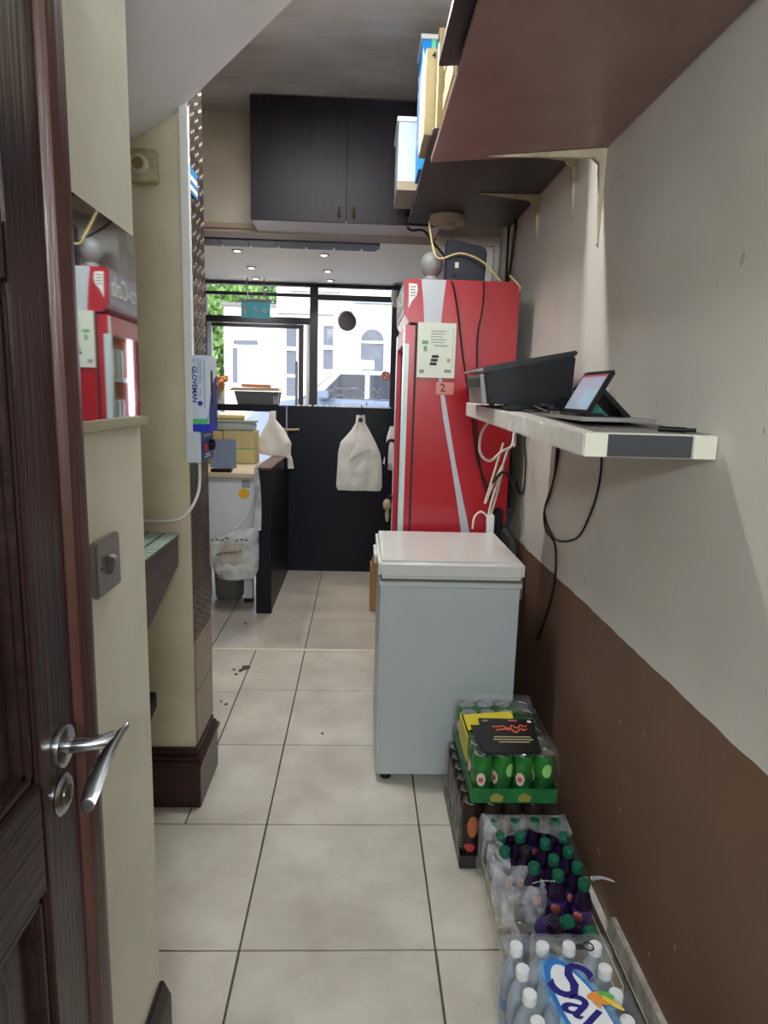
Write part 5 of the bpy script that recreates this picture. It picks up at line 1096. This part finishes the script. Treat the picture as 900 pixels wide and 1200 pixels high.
obj('head', MB().box(0.27, 0.37, 6.35, 6.42, 2.44, 2.485), m_frame, cam2, bev=0.005)

# ------------------------------------------------------------------ the street
struct(obj('ground_pavement', MB().box(-14, 12, 6.7, 8.6, -0.1, 0.12), mat('paving', (206, 204, 200), 0.8, var=0.08, vscale=3)), 'grey pavement outside the shop')
struct(obj('ground_road', MB().box(-30, 30, 8.6, 12.6, -0.1, 0.05), mat('asphalt', (110, 110, 114), 0.85, var=0.1, vscale=8)), 'grey road outside the shop')
struct(obj('ground_far', MB().box(-30, 30, 12.6, 40, -0.1, 0.15), MATS['paving']), 'far pavement across the road')
m_house = mat('white render', (226, 224, 220), 0.8, var=0.02, vscale=2); m_glz = mat('grey house glazing', (92, 100, 116), 0.3, spec=0.2)
m_ledge = mat('blue grey ledge', (150, 158, 176), 0.6)
def window_part(root, x0, x1, z0, z1, y, arch=False, cross=True):
    if arch:
        r_ = (x1 - x0) / 2; pts = [(x0, z0), (x1, z0)] + [((x0 + x1) / 2 + r_ * math.cos(t), z1 - r_ + r_ * math.sin(t)) for t in [math.pi * i / 12 for i in range(13)]]
        w_ = obj('window', MB().prism(pts, 'y', y - 0.03, y + 0.02), m_glz, root)
        obj('glazing_bar', MB().box(x0, x1, y - 0.05, y - 0.03, z1 - r_ - 0.05, z1 - r_), m_house, w_); return
    w_ = obj('window', MB().box(x0, x1, y - 0.02, y + 0.02, z0, z1), m_glz, root)
    if cross: obj('glazing_bar', MB().box(x0, x1, y - 0.05, y - 0.02, (z0 + z1) / 2 - 0.04, (z0 + z1) / 2 + 0.04), m_house, w_)
hB = thing('terrace_house', 'tall white rendered house with narrow sash windows and arched door', 'house', (1.0, 17.0, 0.15))
obj('wall', MB().box(-1.87, 6.0, 15.0, 20.0, 0.15, 7.5), m_house, hB); obj('roof', MB().prism([(14.8, 7.5), (20.2, 7.5), (17.5, 9.0)], 'x', -2.0, 6.1), mat('slate roof', (110, 112, 120), 0.7), hB)
obj('ledge', MB().box(-1.87, -0.38, 14.9, 15.0, 3.15, 3.27), m_ledge, hB); obj('ledge', MB().box(-0.2, 0.9, 14.9, 15.0, 3.42, 3.48), m_ledge, hB); obj('ledge', MB().box(-1.6, -0.5, 14.93, 15.0, 3.62, 3.68), m_ledge, hB)
obj('bay', MB().box(-0.62, -0.2, 14.85, 15.0, 0.15, 3.15), mat('pale blue render', (208, 216, 228), 0.8), hB)
for (x0, x1, z0, z1) in ((-1.66, -1.44, 1.87, 2.95), (-0.85, -0.64, 2.0, 2.92), (1.3, 1.9, 1.4, 2.9), (-1.5, -0.7, 4.2, 5.8), (0.6, 1.4, 4.2, 5.8), (2.6, 3.4, 4.2, 5.8), (-1.66, -1.44, 0.9, 1.80)): window_part(hB, x0, x1, z0, z1, 15.0)
window_part(hB, -0.03, 0.47, 0.3, 2.88, 15.0, arch=True)
hA = thing('low_house', 'low white house with glazed porch across the road', 'house', (-2.45, 17.0, 0.15))
obj('wall', MB().box(-3.05, -1.88, 15.2, 19.0, 0.15, 3.3), m_house, hA); obj('roof', MB().box(-3.1, -1.88, 15.1, 19.0, 3.3, 3.36), MATS['slate roof'], hA)
dA = obj('porch', MB().box(-2.88, -2.25, 15.12, 15.2, 0.15, 2.62), mat('pale porch', (214, 214, 214), 0.7), hA)
obj('fanlight', MB().box(-2.83, -2.30, 15.1, 15.12, 2.48, 2.57), m_glz, hA); obj('window', MB().box(-2.85, -2.75, 15.1, 15.12, 1.65, 2.4), m_glz, hA); obj('window', MB().box(-2.66, -2.34, 15.1, 15.12, 1.75, 2.45), mat('pale blue glazing', (150, 168, 196), 0.15), hA)
hC = thing('far_house', 'white house partly hidden at the left across the road', 'house', (-7, 24, 0.15))
obj('wall', MB().box(-9.0, -5.6, 22, 27, 0.15, 3.8), m_house, hC); obj('roof', MB().prism([(21.8, 3.8), (27.2, 3.8), (24.5, 5.4)], 'x', -9.1, -5.5), MATS['slate roof'], hC)
def tree(x, y, z0, rx, rz, h, n, label, seed):
    random.seed(seed)
    t = thing('street_tree', label, 'tree', (x, y, z0))
    obj('trunk', MB().tube([(x, y, z0), (x + 0.1, y, z0 + h * 0.5), (x - 0.05, y, z0 + h)], lambda q: 0.16 - 0.08 * q, 8), mat('bark', (96, 84, 72), 0.9), t)
    q = MB()
    for _ in range(n):
        while True:
            p = V((random.uniform(-1, 1), random.uniform(-1, 1), random.uniform(-1, 1)))
            if p.length < 1: break
        c = V((x + p.x * rx, y + p.y * rx, z0 + h + p.z * rz)); a = V((random.uniform(-1, 1), random.uniform(-1, 1), random.uniform(-1, 1))).normalized() * 0.11
        b = a.cross(V((random.uniform(-1, 1), random.uniform(-1, 1), random.uniform(-1, 1)))).normalized() * 0.08
        q.add([c - a, c - b, c + a, c + b], [(0, 1, 2, 3)])
    f_ = obj('foliage', q, mat('leaf green', (110, 150, 84), 0.7, var=0.25, vscale=3), t, smooth=False, fixn=False); f_['kind'] = 'stuff'
tree(-3.9, 22.0, 0.15, 1.6, 1.2, 4.2, 2600, 'leafy tree behind the low white house', 1)
tree(-3.72, 15.6, 0.15, 0.6, 1.3, 2.0, 1600, 'narrow green shrub left of the low white house', 2)

# parked car
car = thing('parked_car', 'silver grey estate car parked outside the shop window', 'car', (0.6, 10.4, 0.05))
m_car = mat('silver blue paint', (132, 146, 172), 0.35, metal=0.2); m_cg = mat('dark car glass', (38, 46, 60), 0.25, spec=0.2)
cy0, cy1 = 9.6, 11.3
obj('body', MB().prism([(-1.7, 0.45), (2.75, 0.45), (2.8, 0.9), (2.75, 1.35), (-0.72, 1.42), (-1.15, 1.36), (-1.62, 1.15), (-1.72, 0.85)], 'y', cy0, cy1), m_car, car, bev=0.04)
obj('cabin', MB().hexa([(-0.85, cy0 + 0.04, 1.38), (2.7, cy0 + 0.04, 1.33), (2.7, cy1 - 0.04, 1.33), (-0.85, cy1 - 0.04, 1.38), (-0.35, cy0 + 0.22, 1.82), (2.25, cy0 + 0.22, 1.82), (2.25, cy1 - 0.22, 1.82), (-0.35, cy1 - 0.22, 1.82)]), m_car, car, bev=0.05)
def cabwin(xa, xb, xc, xd):
    def py(z): return cy0 + 0.04 + (z - 1.36) / 0.46 * 0.18 - 0.008
    return MB().hexa([(xa, py(1.42), 1.42), (xb, py(1.42), 1.42), (xb, py(1.42) + 0.02, 1.42), (xa, py(1.42) + 0.02, 1.42), (xc, py(1.76), 1.76), (xd, py(1.76), 1.76), (xd, py(1.76) + 0.02, 1.76), (xc, py(1.76) + 0.02, 1.76)])
for a in ((-0.62, 0.05, -0.30, 0.05), (0.12, 1.0, 0.12, 0.98), (1.08, 2.3, 1.06, 2.05)): obj('side_window', cabwin(*a), m_cg, car)
obj('windscreen', MB().hexa([(-0.86, cy0 + 0.12, 1.40), (-0.84, cy0 + 0.12, 1.40), (-0.84, cy1 - 0.12, 1.40), (-0.86, cy1 - 0.12, 1.40), (-0.41, cy0 + 0.26, 1.78), (-0.39, cy0 + 0.26, 1.78), (-0.39, cy1 - 0.26, 1.78), (-0.41, cy1 - 0.26, 1.78)]), m_cg, car)
for x in (-0.95, 1.9):
    for y in (cy0 + 0.1, cy1 - 0.1):
        w_ = obj('wheel', MB().lathe((x, y - 0.1, 0.37), [(0.2, 0), (0.32, 0.02), (0.32, 0.18), (0.2, 0.2)], 20, (0, 1, 0)), m_black, car); obj('hubcap', MB().lathe((x, y - 0.115, 0.37), [(0.19, 0), (0.17, 0.02)], 16, (0, 1, 0)), m_steel, w_)
obj('door_seam', MB().box(0.075, 0.09, cy0 - 0.002, cy0 + 0.01, 0.6, 1.38), m_frame, car); obj('door_handle', MB().box(0.8, 0.95, cy0 - 0.02, cy0 + 0.01, 1.22, 1.25), m_car, car)
obj('wing_mirror', MB().box(-0.62, -0.45, cy0 - 0.14, cy0 + 0.02, 1.4, 1.52), m_car, car, bev=0.02)
